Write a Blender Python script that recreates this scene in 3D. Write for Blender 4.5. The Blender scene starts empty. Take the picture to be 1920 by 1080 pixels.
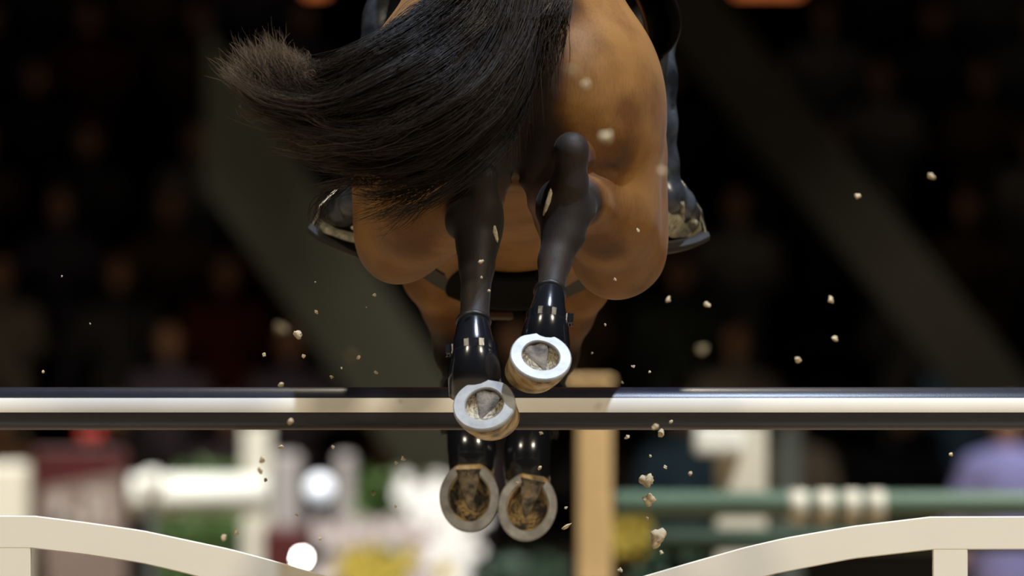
import bpy, bmesh, math, random
import numpy as np
from mathutils import Vector, Matrix

random.seed(7)
rng = np.random.default_rng(7)
SC = bpy.context.scene
COL = SC.collection

# ------------------------------------------------------------------ camera
CAM = Vector((0.0, -18.2, 1.25))
PITCH = math.radians(1.44)
FPX = 16000.0                       # focal length in pixels of a 1920 wide frame (300 mm)
cd = bpy.data.cameras.new('camera')
cd.lens = 300.0
cd.sensor_width = 36.0
cd.clip_start = 0.5
cd.clip_end = 400
cd.dof.use_dof = True
cd.dof.focus_distance = 17.95
cd.dof.aperture_fstop = 3.1
cam = bpy.data.objects.new('camera', cd)
COL.objects.link(cam)
cam.location = CAM
cam.rotation_euler = (math.pi / 2 + PITCH, 0, 0)
SC.camera = cam

# ------------------------------------------------------------------ world, lamps, exposure
wd = bpy.data.worlds.new('arena_dark')
wd.use_nodes = True
wd.node_tree.nodes['Background'].inputs[0].default_value = (0.35, 0.42, 0.6, 1)
wd.node_tree.nodes['Background'].inputs[1].default_value = 0.008
SC.world = wd
SC.view_settings.view_transform = 'Standard'
SC.view_settings.look = 'None'
SC.view_settings.gamma = 1.0
SC.view_settings.use_curve_mapping = False
SC.view_settings.exposure = 0.0
SC.cycles.use_denoising = True


def spot(name, loc, target, watts, size, col, radius=0.2, blend=0.4):
    l = bpy.data.lights.new(name, 'SPOT')
    l.energy = watts
    l.color = col
    l.spot_size = math.radians(size)
    l.spot_blend = blend
    l.shadow_soft_size = radius
    o = bpy.data.objects.new(name, l)
    COL.objects.link(o)
    o.location = loc
    o.rotation_euler = (Vector(target) - Vector(loc)).to_track_quat('-Z', 'Y').to_euler()
    return o


WARM = (1.0, 0.88, 0.68)
NEUT = (1.0, 0.96, 0.88)
COOL = (0.66, 0.78, 1.0)
spot('arena_floodlight', (2.7, -3.4, 13.5), (0, 0, 1.6), 8400, 46, COOL, 0.12)
spot('arena_floodlight', (-9.0, -11.0, 12.0), (0, 0, 1.4), 4300, 30, WARM, 0.9)
spot('arena_floodlight', (9.5, -12.0, 12.0), (0, 0, 1.4), 7200, 30, WARM, 0.9)
spot('arena_floodlight', (0.3, 6.5, 13.0), (0, 0.3, 1.2), 4200, 50, WARM, 0.25)
spot('arena_floodlight', (-4.0, 18.5, 14.0), (-3.0, 24.8, 0.9), 21000, 40, NEUT, 0.25)
spot('arena_floodlight', (5.5, 7.0, 14.0), (2.5, 12.4, 0.9), 16000, 40, NEUT, 0.25)
spot('arena_floodlight', (6.0, 19.0, 14.0), (3.5, 25.0, 0.9), 8000, 38, NEUT, 0.25)
for lx in (-2.6, 0.0, 2.6):
    spot('stand_fill', (lx, 28.0, 5.0), (lx * 1.1, 34.0, 1.1), 320, 36, (1.0, 0.80, 0.58), 0.2, 1.0)  # added unseen spots that only lift the lower stand rows

# ------------------------------------------------------------------ helpers


def W(px, py, Y):
    """photo pixel + depth plane Y -> world point"""
    f = Vector((0, math.cos(PITCH), math.sin(PITCH)))
    u = Vector((0, -math.sin(PITCH), math.cos(PITCH)))
    d = f + Vector((1, 0, 0)) * ((px - 960) / FPX) + u * ((540 - py) / FPX)
    return CAM + d * ((Y - CAM.y) / d.y)


def S(Y):
    return (Y - CAM.y) / FPX        # metres per pixel at depth Y


def tag(o, label, cat, group=None, kind=None):
    if label:
        o['label'] = label
    if cat:
        o['category'] = cat
    if group:
        o['group'] = group
    if kind:
        o['kind'] = kind
    return o


def struct(o):
    o['kind'] = 'structure'
    return o


def mesh_obj(name, verts, faces, m, parent=None, smooth=False):
    me = bpy.data.meshes.new(name)
    me.from_pydata([tuple(v) for v in verts], [], faces)
    me.update()
    o = bpy.data.objects.new(name, me)
    COL.objects.link(o)
    if m:
        me.materials.append(m)
    if smooth:
        me.polygons.foreach_set('use_smooth', [True] * len(me.polygons))
    if parent:
        put(o, parent)
    return o


def put(o, parent):
    """parent o (given in world coordinates) to an object, keeping its place"""
    o.parent = parent
    o.matrix_parent_inverse = parent.matrix_basis.inverted()
    return o


def empty(name, loc):
    o = bpy.data.objects.new(name, None)
    o.empty_display_size = 0.1
    COL.objects.link(o)
    o.location = loc
    return o


def bm_obj(name, bm, m, parent=None, smooth=False):
    me = bpy.data.meshes.new(name)
    bmesh.ops.recalc_face_normals(bm, faces=bm.faces)
    bm.to_mesh(me)
    bm.free()
    o = bpy.data.objects.new(name, me)
    COL.objects.link(o)
    if m:
        me.materials.append(m)
    if smooth:
        me.polygons.foreach_set('use_smooth', [True] * len(me.polygons))
    if parent:
        put(o, parent)
    return o


def box(name, lo, hi, m, parent=None, bevel=0.0, seg=2):
    bm = bmesh.new()
    bmesh.ops.create_cube(bm, size=1)
    lo, hi = Vector(lo), Vector(hi)
    for v in bm.verts:
        v.co = Vector(((lo[i] + hi[i]) / 2 + v.co[i] * (hi[i] - lo[i]) for i in range(3)))
    if bevel:
        bmesh.ops.bevel(bm, geom=bm.edges[:], offset=bevel, segments=seg, affect='EDGES', profile=0.5)
    return bm_obj(name, bm, m, parent)


def loft(name, rings, m, parent=None, cap0=True, cap1=True, smooth=True, closed=False):
    """rings: list of lists of points with the same count"""
    n = len(rings[0])
    V, F = [], []
    for r in rings:
        V += list(r)
    R = len(rings)
    for i in range(R if closed else R - 1):
        a, b = i * n, ((i + 1) % R) * n
        for j in range(n):
            k = (j + 1) % n
            F.append((a + j, a + k, b + k, b + j))
    if not closed:
        if cap0:
            F.append(tuple(reversed(range(n))))
        if cap1:
            F.append(tuple(range((R - 1) * n, R * n)))
    return mesh_obj(name, V, F, m, parent, smooth)


def frame(d, hint=Vector((0, 0, 1))):
    d = Vector(d).normalized()
    if abs(d.dot(hint)) > 0.98:
        hint = Vector((1, 0, 0))
    a = d.cross(hint).normalized()
    b = a.cross(d).normalized()
    return a, b


def ring(c, a, b, ra, rb=None, n=20, ph=0.0):
    rb = rb or ra
    return [c + a * (math.cos(ph + 2 * math.pi * i / n) * ra) + b * (math.sin(ph + 2 * math.pi * i / n) * rb) for i in range(n)]


def tube(name, pts, rad, m, parent=None, n=10, smooth=True):
    pts = [Vector(p) for p in pts]
    if not hasattr(rad, '__len__'):
        rad = [rad] * len(pts)
    rings = []
    a = None
    for i, p in enumerate(pts):
        d = pts[min(i + 1, len(pts) - 1)] - pts[max(i - 1, 0)]
        if a is None:
            a, b = frame(d)
        else:
            d = d.normalized()
            a = (a - d * a.dot(d)).normalized()
            b = a.cross(d)
        rings.append(ring(p, a, b, rad[i], n=n))
    return loft(name, rings, m, parent, smooth=smooth)


def lathe(name, base, prof, m, parent=None, n=24, axis=None, smooth=True):
    """prof: (radius, height) pairs along z from base"""
    base = Vector(base)
    ax = Vector(axis) if axis else Vector((0, 0, 1))
    a, b = frame(ax)
    return loft(name, [ring(base + ax * h, a, b, max(r, 1e-4), n=n) for r, h in prof], m, parent, smooth=smooth)


def catmull(P, n):
    P = [np.array(p, float) for p in P]
    P = [2 * P[0] - P[1]] + P + [2 * P[-1] - P[-2]]
    out = []
    segs = len(P) - 3
    for i in range(n):
        t = i / (n - 1) * segs
        s = min(int(t), segs - 1)
        u = t - s
        p0, p1, p2, p3 = P[s:s + 4]
        out.append(0.5 * (2 * p1 + (p2 - p0) * u + (2 * p0 - 5 * p1 + 4 * p2 - p3) * u * u + (3 * p1 - p0 - 3 * p2 + p3) * u ** 3))
    return np.array(out)


# ------------------------------------------------------------------ materials


def mat(name, col, rough=0.6, metal=0.0, noise=0.0, nscale=20.0, col2=None, bump=0.0, bscale=80.0, coat=0.0, sheen=0.0, spec=0.5, contrast=(0.35, 0.65)):
    m = bpy.data.materials.new(name)
    m.use_nodes = True
    nt = m.node_tree
    p = nt.nodes['Principled BSDF']
    p.inputs['Base Color'].default_value = (*col, 1)
    p.inputs['Roughness'].default_value = rough
    p.inputs['Metallic'].default_value = metal
    p.inputs['Coat Weight'].default_value = coat
    p.inputs['Sheen Weight'].default_value = sheen
    p.inputs['Specular IOR Level'].default_value = spec
    tc = nt.nodes.new('ShaderNodeTexCoord')
    if noise or col2:
        n = nt.nodes.new('ShaderNodeTexNoise')
        n.inputs['Scale'].default_value = nscale
        n.inputs['Detail'].default_value = 6
        nt.links.new(tc.outputs['Object'], n.inputs['Vector'])
        r = nt.nodes.new('ShaderNodeValToRGB')
        r.color_ramp.elements[0].position, r.color_ramp.elements[1].position = contrast
        c2 = col2 or tuple(c * (1 - noise) for c in col)
        r.color_ramp.elements[0].color = (*c2, 1)
        r.color_ramp.elements[1].color = (*col, 1)
        nt.links.new(n.outputs['Fac'], r.inputs['Fac'])
        nt.links.new(r.outputs['Color'], p.inputs['Base Color'])
    if bump:
        n2 = nt.nodes.new('ShaderNodeTexNoise')
        n2.inputs['Scale'].default_value = bscale
        n2.inputs['Detail'].default_value = 5
        nt.links.new(tc.outputs['Object'], n2.inputs['Vector'])
        b = nt.nodes.new('ShaderNodeBump')
        b.inputs['Strength'].default_value = bump
        b.inputs['Distance'].default_value = 0.004
        nt.links.new(n2.outputs['Fac'], b.inputs['Height'])
        nt.links.new(b.outputs['Normal'], p.inputs['Normal'])
    return m


def objcol_mat(name, rough=0.8):
    m = bpy.data.materials.new(name)
    m.use_nodes = True
    nt = m.node_tree
    oi = nt.nodes.new('ShaderNodeObjectInfo')
    p = nt.nodes['Principled BSDF']
    p.inputs['Roughness'].default_value = rough
    nt.links.new(oi.outputs['Color'], p.inputs['Base Color'])
    return m


def emis(name, col, s):
    m = bpy.data.materials.new(name)
    m.use_nodes = True
    p = m.node_tree.nodes['Principled BSDF']
    p.inputs['Base Color'].default_value = (*col, 1)
    p.inputs['Emission Color'].default_value = (*col, 1)
    p.inputs['Emission Strength'].default_value = s
    return m


def coat_mat():
    """bay coat: tan, brown and black points by the 'coat' vertex attribute (0 tan .. 1 black)"""
    m = bpy.data.materials.new('bay_coat')
    m.use_nodes = True
    nt = m.node_tree
    L = nt.links
    p = nt.nodes['Principled BSDF']
    at = nt.nodes.new('ShaderNodeAttribute')
    at.attribute_name = 'coat'
    tc = nt.nodes.new('ShaderNodeTexCoord')
    n1 = nt.nodes.new('ShaderNodeTexNoise')
    n1.inputs['Scale'].default_value = 9
    n1.inputs['Detail'].default_value = 5
    L.new(tc.outputs['Object'], n1.inputs['Vector'])
    mp = nt.nodes.new('ShaderNodeMapping')
    mp.inputs['Scale'].default_value = (260, 260, 45)
    L.new(tc.outputs['Object'], mp.inputs['Vector'])
    n2 = nt.nodes.new('ShaderNodeTexNoise')
    n2.inputs['Scale'].default_value = 1.0
    n2.inputs['Detail'].default_value = 4
    L.new(mp.outputs['Vector'], n2.inputs['Vector'])
    a1 = nt.nodes.new('ShaderNodeMath')
    a1.operation = 'MULTIPLY_ADD'
    a1.inputs[1].default_value = 0.75
    L.new(n1.outputs['Fac'], a1.inputs[0])
    L.new(at.outputs['Fac'], a1.inputs[2])
    a2 = nt.nodes.new('ShaderNodeMath')
    a2.operation = 'MULTIPLY_ADD'
    a2.inputs[1].default_value = 0.22
    L.new(n2.outputs['Fac'], a2.inputs[0])
    L.new(a1.outputs[0], a2.inputs[2])
    a3 = nt.nodes.new('ShaderNodeMath')
    a3.operation = 'SUBTRACT'
    a3.inputs[1].default_value = 0.43
    L.new(a2.outputs[0], a3.inputs[0])
    r = nt.nodes.new('ShaderNodeValToRGB')
    e = r.color_ramp.elements
    e[0].position = 0.0
    e[0].color = (0.275, 0.132, 0.036, 1)
    e[1].position = 1.0
    e[1].color = (0.018, 0.014, 0.012, 1)
    x = e.new(0.3)
    x.color = (0.135, 0.053, 0.013, 1)
    x = e.new(0.62)
    x.color = (0.045, 0.022, 0.012, 1)
    L.new(a3.outputs[0], r.inputs['Fac'])
    L.new(r.outputs['Color'], p.inputs['Base Color'])
    p.inputs['Roughness'].default_value = 0.6
    p.inputs['Specular IOR Level'].default_value = 0.28
    p.inputs['Sheen Weight'].default_value = 0.04
    p.inputs['Sheen Roughness'].default_value = 0.4
    b = nt.nodes.new('ShaderNodeBump')
    b.inputs['Strength'].default_value = 0.25
    b.inputs['Distance'].default_value = 0.002
    L.new(n2.outputs['Fac'], b.inputs['Height'])
    L.new(b.outputs['Normal'], p.inputs['Normal'])
    return m


def hair_mat():
    m = bpy.data.materials.new('tail_hair')
    m.use_nodes = True
    nt = m.node_tree
    L = nt.links
    p = nt.nodes['Principled BSDF']
    at = nt.nodes.new('ShaderNodeAttribute')
    at.attribute_name = 'coat'
    r = nt.nodes.new('ShaderNodeValToRGB')
    r.color_ramp.elements[0].color = (0.0022, 0.0020, 0.0022, 1)
    r.color_ramp.elements[1].color = (0.24, 0.17, 0.115, 1)
    L.new(at.outputs['Fac'], r.inputs['Fac'])
    L.new(r.outputs['Color'], p.inputs['Base Color'])
    p.inputs['Roughness'].default_value = 0.38
    p.inputs['Specular IOR Level'].default_value = 0.11
    return m


def horn_mat():
    m = bpy.data.materials.new('hoof_horn')
    m.use_nodes = True
    nt = m.node_tree
    L = nt.links
    p = nt.nodes['Principled BSDF']
    tc = nt.nodes.new('ShaderNodeTexCoord')
    mp = nt.nodes.new('ShaderNodeMapping')
    mp.inputs['Scale'].default_value = (34, 34, 12)
    L.new(tc.outputs['Object'], mp.inputs['Vector'])
    n = nt.nodes.new('ShaderNodeTexNoise')
    n.inputs['Detail'].default_value = 5
    n.inputs['Scale'].default_value = 1
    L.new(mp.outputs['Vector'], n.inputs['Vector'])
    r = nt.nodes.new('ShaderNodeValToRGB')
    e = r.color_ramp.elements
    e[0].position = 0.36
    e[0].color = (0.10, 0.075, 0.045, 1)
    e[1].position = 0.72
    e[1].color = (0.62, 0.52, 0.36, 1)
    x = e.new(0.50)
    x.color = (0.42, 0.27, 0.10, 1)
    L.new(n.outputs['Fac'], r.inputs['Fac'])
    L.new(r.outputs['Color'], p.inputs['Base Color'])
    p.inputs['Roughness'].default_value = 0.5
    return m


M = {
    'coat': coat_mat(), 'hair': hair_mat(), 'horn': horn_mat(),
    'sole': mat('packed_sole', (0.62, 0.53, 0.36), 0.9, noise=0.7, nscale=32, col2=(0.22, 0.16, 0.09), bump=0.5, bscale=120, contrast=(0.3, 0.52)),
    'sole_dark': mat('stained_sole', (0.42, 0.27, 0.10), 0.85, nscale=38, col2=(0.035, 0.03, 0.022), bump=0.9, bscale=120, contrast=(0.4, 0.62)),
    'frog': mat('frog_rubber', (0.19, 0.165, 0.135), 0.85, nscale=34, col2=(0.030, 0.028, 0.027), bump=0.8, bscale=140),
    'frog_dark': mat('frog_stained', (0.20, 0.15, 0.09), 0.85, nscale=55, col2=(0.02, 0.018, 0.016), bump=0.8, bscale=140),
    'shoe': mat('aluminium_shoe', (0.36, 0.365, 0.36), 0.45, 0.1, noise=0.25, nscale=30, bump=0.15, bscale=60),
    'shoe_front': mat('worn_steel_shoe', (0.42, 0.41, 0.40), 0.42, 0.5, noise=0.4, nscale=35, bump=0.2, bscale=60),
    'plastic': mat('black_shiny_shell', (0.008, 0.009, 0.012), 0.2, bump=0.10, bscale=35, coat=0.4),
    'strap': mat('black_strap', (0.012, 0.012, 0.013), 0.45, bump=0.2),
    'leather': mat('black_leather', (0.008, 0.008, 0.010), 0.22, bump=0.25, bscale=40, coat=0.3),
    'leather_matte': mat('dull_black_leather', (0.004, 0.004, 0.005), 0.45, bump=0.2, bscale=60, spec=0.15),
    'guard': mat('black_guard_leather', (0.004, 0.004, 0.004), 0.85, spec=0.05),
    'leather_brown': mat('brown_leather', (0.11, 0.05, 0.025), 0.45, noise=0.3, bump=0.2),
    'bootgrey': mat('dusty_boot_leather', (0.060, 0.068, 0.080), 0.27, nscale=14, col2=(0.012, 0.013, 0.015), bump=0.25, bscale=40),
    'dust': mat('dusty_boot_sole', (0.42, 0.38, 0.26), 0.9, nscale=60, col2=(0.17, 0.15, 0.10), bump=0.7, bscale=150),
    'steel': mat('polished_steel', (0.5, 0.48, 0.45), 0.22, 1.0),
    'tread': mat('dark_tread_metal', (0.022, 0.021, 0.019), 0.6, 0.0, spec=0.2),
    'treadrubber': mat('black_tread_rubber', (0.02, 0.02, 0.02), 0.6),
    'chestnut': mat('chestnut_callus', (0.55, 0.47, 0.33), 0.8, noise=0.4, nscale=150, bump=0.6),
    'navy': mat('navy_gloss_paint', (0.016, 0.018, 0.030), 0.33, bump=0.06, bscale=300, noise=0.2, nscale=40, spec=0.42),
    'cream': mat('cream_gloss_paint', (0.80, 0.76, 0.65), 0.45, noise=0.04, nscale=3),
    'creamline': mat('cream_stripe_paint', (0.82, 0.79, 0.70), 0.4, noise=0.06, nscale=6),
    'clod': mat('sand_clod', (0.66, 0.56, 0.38), 0.95, nscale=120, col2=(0.45, 0.36, 0.22), bump=0.4, bscale=300),
    'sand': mat('arena_sand', (0.36, 0.265, 0.16), 0.95, noise=0.25, nscale=3, bump=0.6, bscale=25),
    'concrete': mat('grey_concrete', (0.105, 0.125, 0.115), 0.9, noise=0.2, nscale=2),
    'concrete_dark': mat('dark_concrete', (0.028, 0.031, 0.028), 0.9, noise=0.2, nscale=2),
    'stand': mat('dark_stand_boards', (0.03, 0.03, 0.03), 0.85, noise=0.3, nscale=1),
    'hall': mat('dark_hall_wall', (0.010, 0.011, 0.014), 0.9, noise=0.2, nscale=0.4),
    'white': mat('white_paint', (0.80, 0.82, 0.78), 0.5, noise=0.04, nscale=5),
    'offwhite': mat('greyish_white_paint', (0.62, 0.60, 0.52), 0.5, noise=0.06, nscale=5),
    'red': mat('dark_red_paint', (0.055, 0.002, 0.004), 0.5, noise=0.15, nscale=4),
    'brightred': mat('red_flag_cloth', (0.40, 0.016, 0.008), 0.7, noise=0.1),
    'pinkgrey': mat('faded_pink_panel', (0.17, 0.125, 0.11), 0.6, noise=0.1, nscale=6),
    'wood': mat('pale_timber', (0.72, 0.50, 0.24), 0.6, noise=0.15, nscale=9),
    'green': mat('green_gloss_paint', (0.09, 0.16, 0.12), 0.5, noise=0.1, nscale=6),
    'greygreen': mat('grey_green_paint', (0.06, 0.075, 0.07), 0.6),
    'leaf': mat('hedge_leaf', (0.07, 0.15, 0.03), 0.6, noise=0.5, nscale=12),
    'leafdark': mat('fir_leaf', (0.02, 0.06, 0.035), 0.6, noise=0.4, nscale=12),
    'petal': mat('white_petal', (0.85, 0.85, 0.86), 0.7, noise=0.1),
    'pinkpetal': mat('pink_petal', (0.52, 0.46, 0.47), 0.7, noise=0.15),
    'yellow': mat('yellow_petal', (0.42, 0.33, 0.04), 0.7, noise=0.2),
    'bloom_core': mat('flower_greenery', (0.12, 0.18, 0.05), 0.7, noise=0.3),
    'lamp': emis('lamp_glass', (1.0, 0.98, 0.92), 60.0),
    'lampsoft': emis('dim_globe_glass', (0.85, 0.9, 1.0), 0.9),
    'greyblock': mat('lilac_grey_paint', (0.30, 0.28, 0.28), 0.6, noise=0.1, nscale=6),
    'lampglow': emis('amber_lamp_glass', (1.0, 0.28, 0.08), 0.45),
    'skin': mat('skin', (0.50, 0.28, 0.18), 0.55),
    'breeches': mat('white_breeches', (0.75, 0.73, 0.68), 0.8, bump=0.2),
    'jacket': mat('navy_wool', (0.012, 0.014, 0.028), 0.8, bump=0.2),
    'cloth': objcol_mat('spectator_cloth'),
    'letter': mat('white_lettering', (0.36, 0.32, 0.30), 0.6),
}

# ------------------------------------------------------------------ blended volumes -> one continuous mesh


class Blob:
    def __init__(self):
        self.p = []
        self.marks = []

    def cone(self, a, b, ra, rb, k=0.03, c=0.0, sub=False):
        self.p.append(('c', np.array(a, np.float32), np.array(b, np.float32), ra, rb, k, c, sub))

    def ell(self, c, r, k=0.03, col=0.0, rot=None, sub=False):
        R = np.array(rot if rot is not None else Matrix.Identity(3), np.float32)
        self.p.append(('e', np.array(c, np.float32), np.array(r, np.float32), R, None, k, col, sub))

    @staticmethod
    def dist(p, X):
        if p[0] == 'c':
            a, b, ra, rb = p[1:5]
            d = b - a
            t = np.clip(((X - a) @ d) / max(float(d @ d), 1e-9), 0, 1)
            return np.linalg.norm(X - a - t[..., None] * d, axis=-1) - (ra + (rb - ra) * t)
        q = (X - p[1]) @ p[3]
        k0 = np.linalg.norm(q / p[2], axis=-1)
        k1 = np.linalg.norm(q / (p[2] ** 2), axis=-1) + 1e-9
        return k0 * (k0 - 1.0) / k1

    @staticmethod
    def bounds(p):
        if p[0] == 'c':
            return (np.minimum(p[1] - p[3], p[2] - p[4]), np.maximum(p[1] + p[3], p[2] + p[4]))
        m = float(np.max(p[2]))
        ext = np.sqrt(((p[3] * p[2]) ** 2).sum(1))
        return p[1] - ext, p[1] + ext

    def mesh(self, name, h, m, parent=None, cut=None):
        bs = [self.bounds(p) for p in self.p if not p[7]]
        lo = np.min([b[0] for b in bs], 0) - 4 * h
        hi = np.max([b[1] for b in bs], 0) + 4 * h
        n = np.ceil((hi - lo) / h).astype(int) + 1
        ax = [lo[i] + h * np.arange(n[i]) for i in range(3)]
        f = np.full(n, 0.25, np.float32)
        for p in self.p:
            b0, b1 = self.bounds(p)
            mg = p[5] + 3 * h
            i0 = np.clip(np.floor((b0 - mg - lo) / h).astype(int), 0, n)
            i1 = np.clip(np.ceil((b1 + mg - lo) / h).astype(int) + 1, 0, n)
            sl = tuple(slice(i0[i], i1[i]) for i in range(3))
            if min(i1 - i0) <= 0:
                continue
            G = np.stack(np.meshgrid(*[ax[i][i0[i]:i1[i]] for i in range(3)], indexing='ij'), -1).astype(np.float32)
            d = self.dist(p, G)
            k = p[5]
            a = f[sl]
            if p[7]:
                d = -d
                hh = np.maximum(k - np.abs(a - d), 0) / k
                f[sl] = np.maximum(a, d) + hh * hh * k * 0.25
            else:
                hh = np.maximum(k - np.abs(a - d), 0) / k
                f[sl] = np.minimum(a, d) - hh * hh * k * 0.25
        if cut is not None:
            G = np.stack(np.meshgrid(*ax, indexing='ij'), -1)
            f = np.maximum(f, cut(G).astype(np.float32))
        # surface nets
        ins = f < 0
        c = np.zeros(tuple(n - 1), np.int8)
        for dx in (0, 1):
            for dy in (0, 1):
                for dz in (0, 1):
                    c += ins[dx:n[0] - 1 + dx, dy:n[1] - 1 + dy, dz:n[2] - 1 + dz]
        mixed = (c > 0) & (c < 8)
        idx = np.argwhere(mixed)
        ids = np.full(mixed.shape, -1, np.int64)
        ids[mixed] = np.arange(len(idx))
        acc = np.zeros((len(idx), 3))
        cnt = np.zeros(len(idx))
        cor = [(x, y, z) for x in (0, 1) for y in (0, 1) for z in (0, 1)]
        for a in cor:
            for axis in range(3):
                if a[axis] == 0:
                    b = list(a)
                    b[axis] = 1
                    fa = f[tuple((idx + np.array(a)).T)]
                    fb = f[tuple((idx + np.array(b)).T)]
                    s = (fa < 0) != (fb < 0)
                    t = np.where(s, fa / np.where(s, fa - fb, 1), 0)
                    pt = np.array(a, float)[None] + t[:, None] * np.eye(3)[axis][None]
                    acc[s] += pt[s]
                    cnt[s] += 1
        V = lo + (idx + acc / cnt[:, None]) * h
        Q = []
        for axis in range(3):
            u, v = (axis + 1) % 3, (axis + 2) % 3
            sl0 = [slice(1, -1)] * 3
            sl1 = [slice(1, -1)] * 3
            sl0[axis] = slice(0, -1)
            sl1[axis] = slice(1, None)
            A, B = ins[tuple(sl0)], ins[tuple(sl1)]
            e = np.argwhere(A != B)
            off = np.array([1, 1, 1])
            off[axis] = 0
            e = e + off
            flip = ins[tuple(e.T)]
            du, dv = np.eye(3, dtype=int)[u], np.eye(3, dtype=int)[v]
            q = np.stack([ids[tuple((e - du - dv).T)], ids[tuple((e - dv).T)], ids[tuple(e.T)], ids[tuple((e - du).T)]], 1)
            q[~flip] = q[~flip][:, ::-1]
            Q.append(q)
        Q = np.concatenate(Q)
        Q = Q[(Q >= 0).all(1)]
        # two light smoothing passes
        for _ in range(2):
            s = np.zeros_like(V)
            w = np.zeros(len(V))
            for i in range(4):
                np.add.at(s, Q[:, i], V[Q[:, (i + 1) % 4]])
                np.add.at(w, Q[:, i], 1)
            V = 0.5 * V + 0.5 * s / np.maximum(w, 1)[:, None]
        me = bpy.data.meshes.new(name)
        me.vertices.add(len(V))
        me.vertices.foreach_set('co', V.astype(np.float32).ravel())
        me.loops.add(len(Q) * 4)
        me.loops.foreach_set('vertex_index', Q.astype(np.int32).ravel())
        me.polygons.add(len(Q))
        me.polygons.foreach_set('loop_start', np.arange(0, len(Q) * 4, 4, dtype=np.int32))
        me.polygons.foreach_set('use_smooth', np.ones(len(Q), bool))
        me.update(calc_edges=True)
        # coat attribute
        num = np.zeros(len(V))
        den = np.full(len(V), 1e-9)
        Vf = V.astype(np.float32)
        for p in self.p:
            if p[7]:
                continue
            w = np.exp(-np.clip(self.dist(p, Vf) + 0.01, -0.02, 1) / 0.010)
            num += w * p[6]
            den += w
        at = me.attributes.new('coat', 'FLOAT', 'POINT')
        cv = num / den
        for (a, b, r, soft, c) in self.marks:          # coat markings, plus tail shade painted along the cleft
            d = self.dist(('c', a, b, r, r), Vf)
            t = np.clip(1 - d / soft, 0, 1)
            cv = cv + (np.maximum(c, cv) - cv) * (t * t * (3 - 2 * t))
        at.data.foreach_set('value', cv.astype(np.float32))
        me.materials.append(m)
        o = bpy.data.objects.new(name, me)
        COL.objects.link(o)
        if parent:
            put(o, parent)
        return o


# ================================================================== SETTING
floor = struct(mesh_obj('floor', [(-45, -30, 0), (45, -30, 0), (45, 60, 0), (-45, 60, 0)], [(0, 1, 2, 3)], M['sand']))
struct(box('wall_back', (-40, 49, 0), (40, 49.5, 16), M['hall']))
# tiered stand: one continuous stepped block per row
ROWS = 9
for i in range(ROWS):
    y0 = 33.5 + 0.95 * i
    o = struct(box('trim_%d' % (i + 1), (-14, y0, 0), (14, y0 + (0.95 if i < ROWS - 1 else 6), 0.55 + 0.46 * i), M['stand'], bevel=0.01))
struct(box('wall_front', (-14, 33.0, 0), (14, 33.3, 0.95), M['stand'], bevel=0.02))


def slant(name, x0, z0, x1, z1, th, y0, y1, m):
    """a sloping stair balustrade standing across the stand"""
    V = []
    for y in (y0, y1):
        V += [(x0, y, z0), (x1, y, z1), (x1, y, z1 - th), (x0, y, z0 - th)]
    F = [(0, 1, 2, 3), (7, 6, 5, 4), (0, 4, 5, 1), (1, 5, 6, 2), (2, 6, 7, 3), (3, 7, 4, 0)]
    return struct(mesh_obj(name, V, F, m))


p = W(385, 50, 32.3); q = W(900, 790, 32.3)
slant('trim_21', p.x, p.z, q.x, q.z, 0.95, 32.3, 32.6, M['concrete'])
p = W(1230, -160, 32.3); q = W(1990, 790, 32.3)
slant('trim_22', p.x, p.z, q.x, q.z, 0.62, 32.3, 32.6, M['concrete_dark'])

# ================================================================== THE FENCE (rail, filler panel, stands)
RZ = W(960, 766, 0).z
RR = 40 * S(0)
rail = empty('jump_rail', (0, 0, RZ))
tag(rail, 'dark navy round jump rail with a white lengthwise stripe under the horse', 'rail')
n = 48
bm = bmesh.new()
prev = None
xs = [-1.78, -1.77, 1.77, 1.78]
rs = [RR - 0.008, RR, RR, RR - 0.008]
rings = []
for x, r in zip(xs, rs):
    rings.append([Vector((x, math.cos(2 * math.pi * i / n) * r, RZ + math.sin(2 * math.pi * i / n) * r)) for i in range(n)])
loft('pole', rings, M['navy'], rail)
# stripe: a thin paint film wrapped on the pole facing both sides
for side, nm in ((math.pi, 'stripe'), (0, 'stripe')):
    V, F = [], []
    K = 9
    h0 = (766 - 747) / 40.0
    h1 = (766 - 773.5) / 40.0
    a0, a1 = math.asin(h0), math.asin(h1)
    for x in (-1.772, 1.772):
        for k in range(K):
            a = a0 + (a1 - a0) * k / (K - 1)
            yy = -math.cos(a) if side else math.cos(a)
            for rr in (RR - 0.002, RR + 0.0009):
                V.append((x, yy * rr, RZ + math.sin(a) * rr))
    def vi(xi, k, o): return xi * K * 2 + k * 2 + o
    for k in range(K - 1):
        F.append((vi(0, k, 1), vi(1, k, 1), vi(1, k + 1, 1), vi(0, k + 1, 1)))
    F += [(vi(0, 0, 0), vi(1, 0, 0), vi(1, 0, 1), vi(0, 0, 1)), (vi(0, K - 1, 1), vi(1, K - 1, 1), vi(1, K - 1, 0), vi(0, K - 1, 0))]
    mesh_obj(nm, V, F, M['creamline'], rail, smooth=False)

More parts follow.
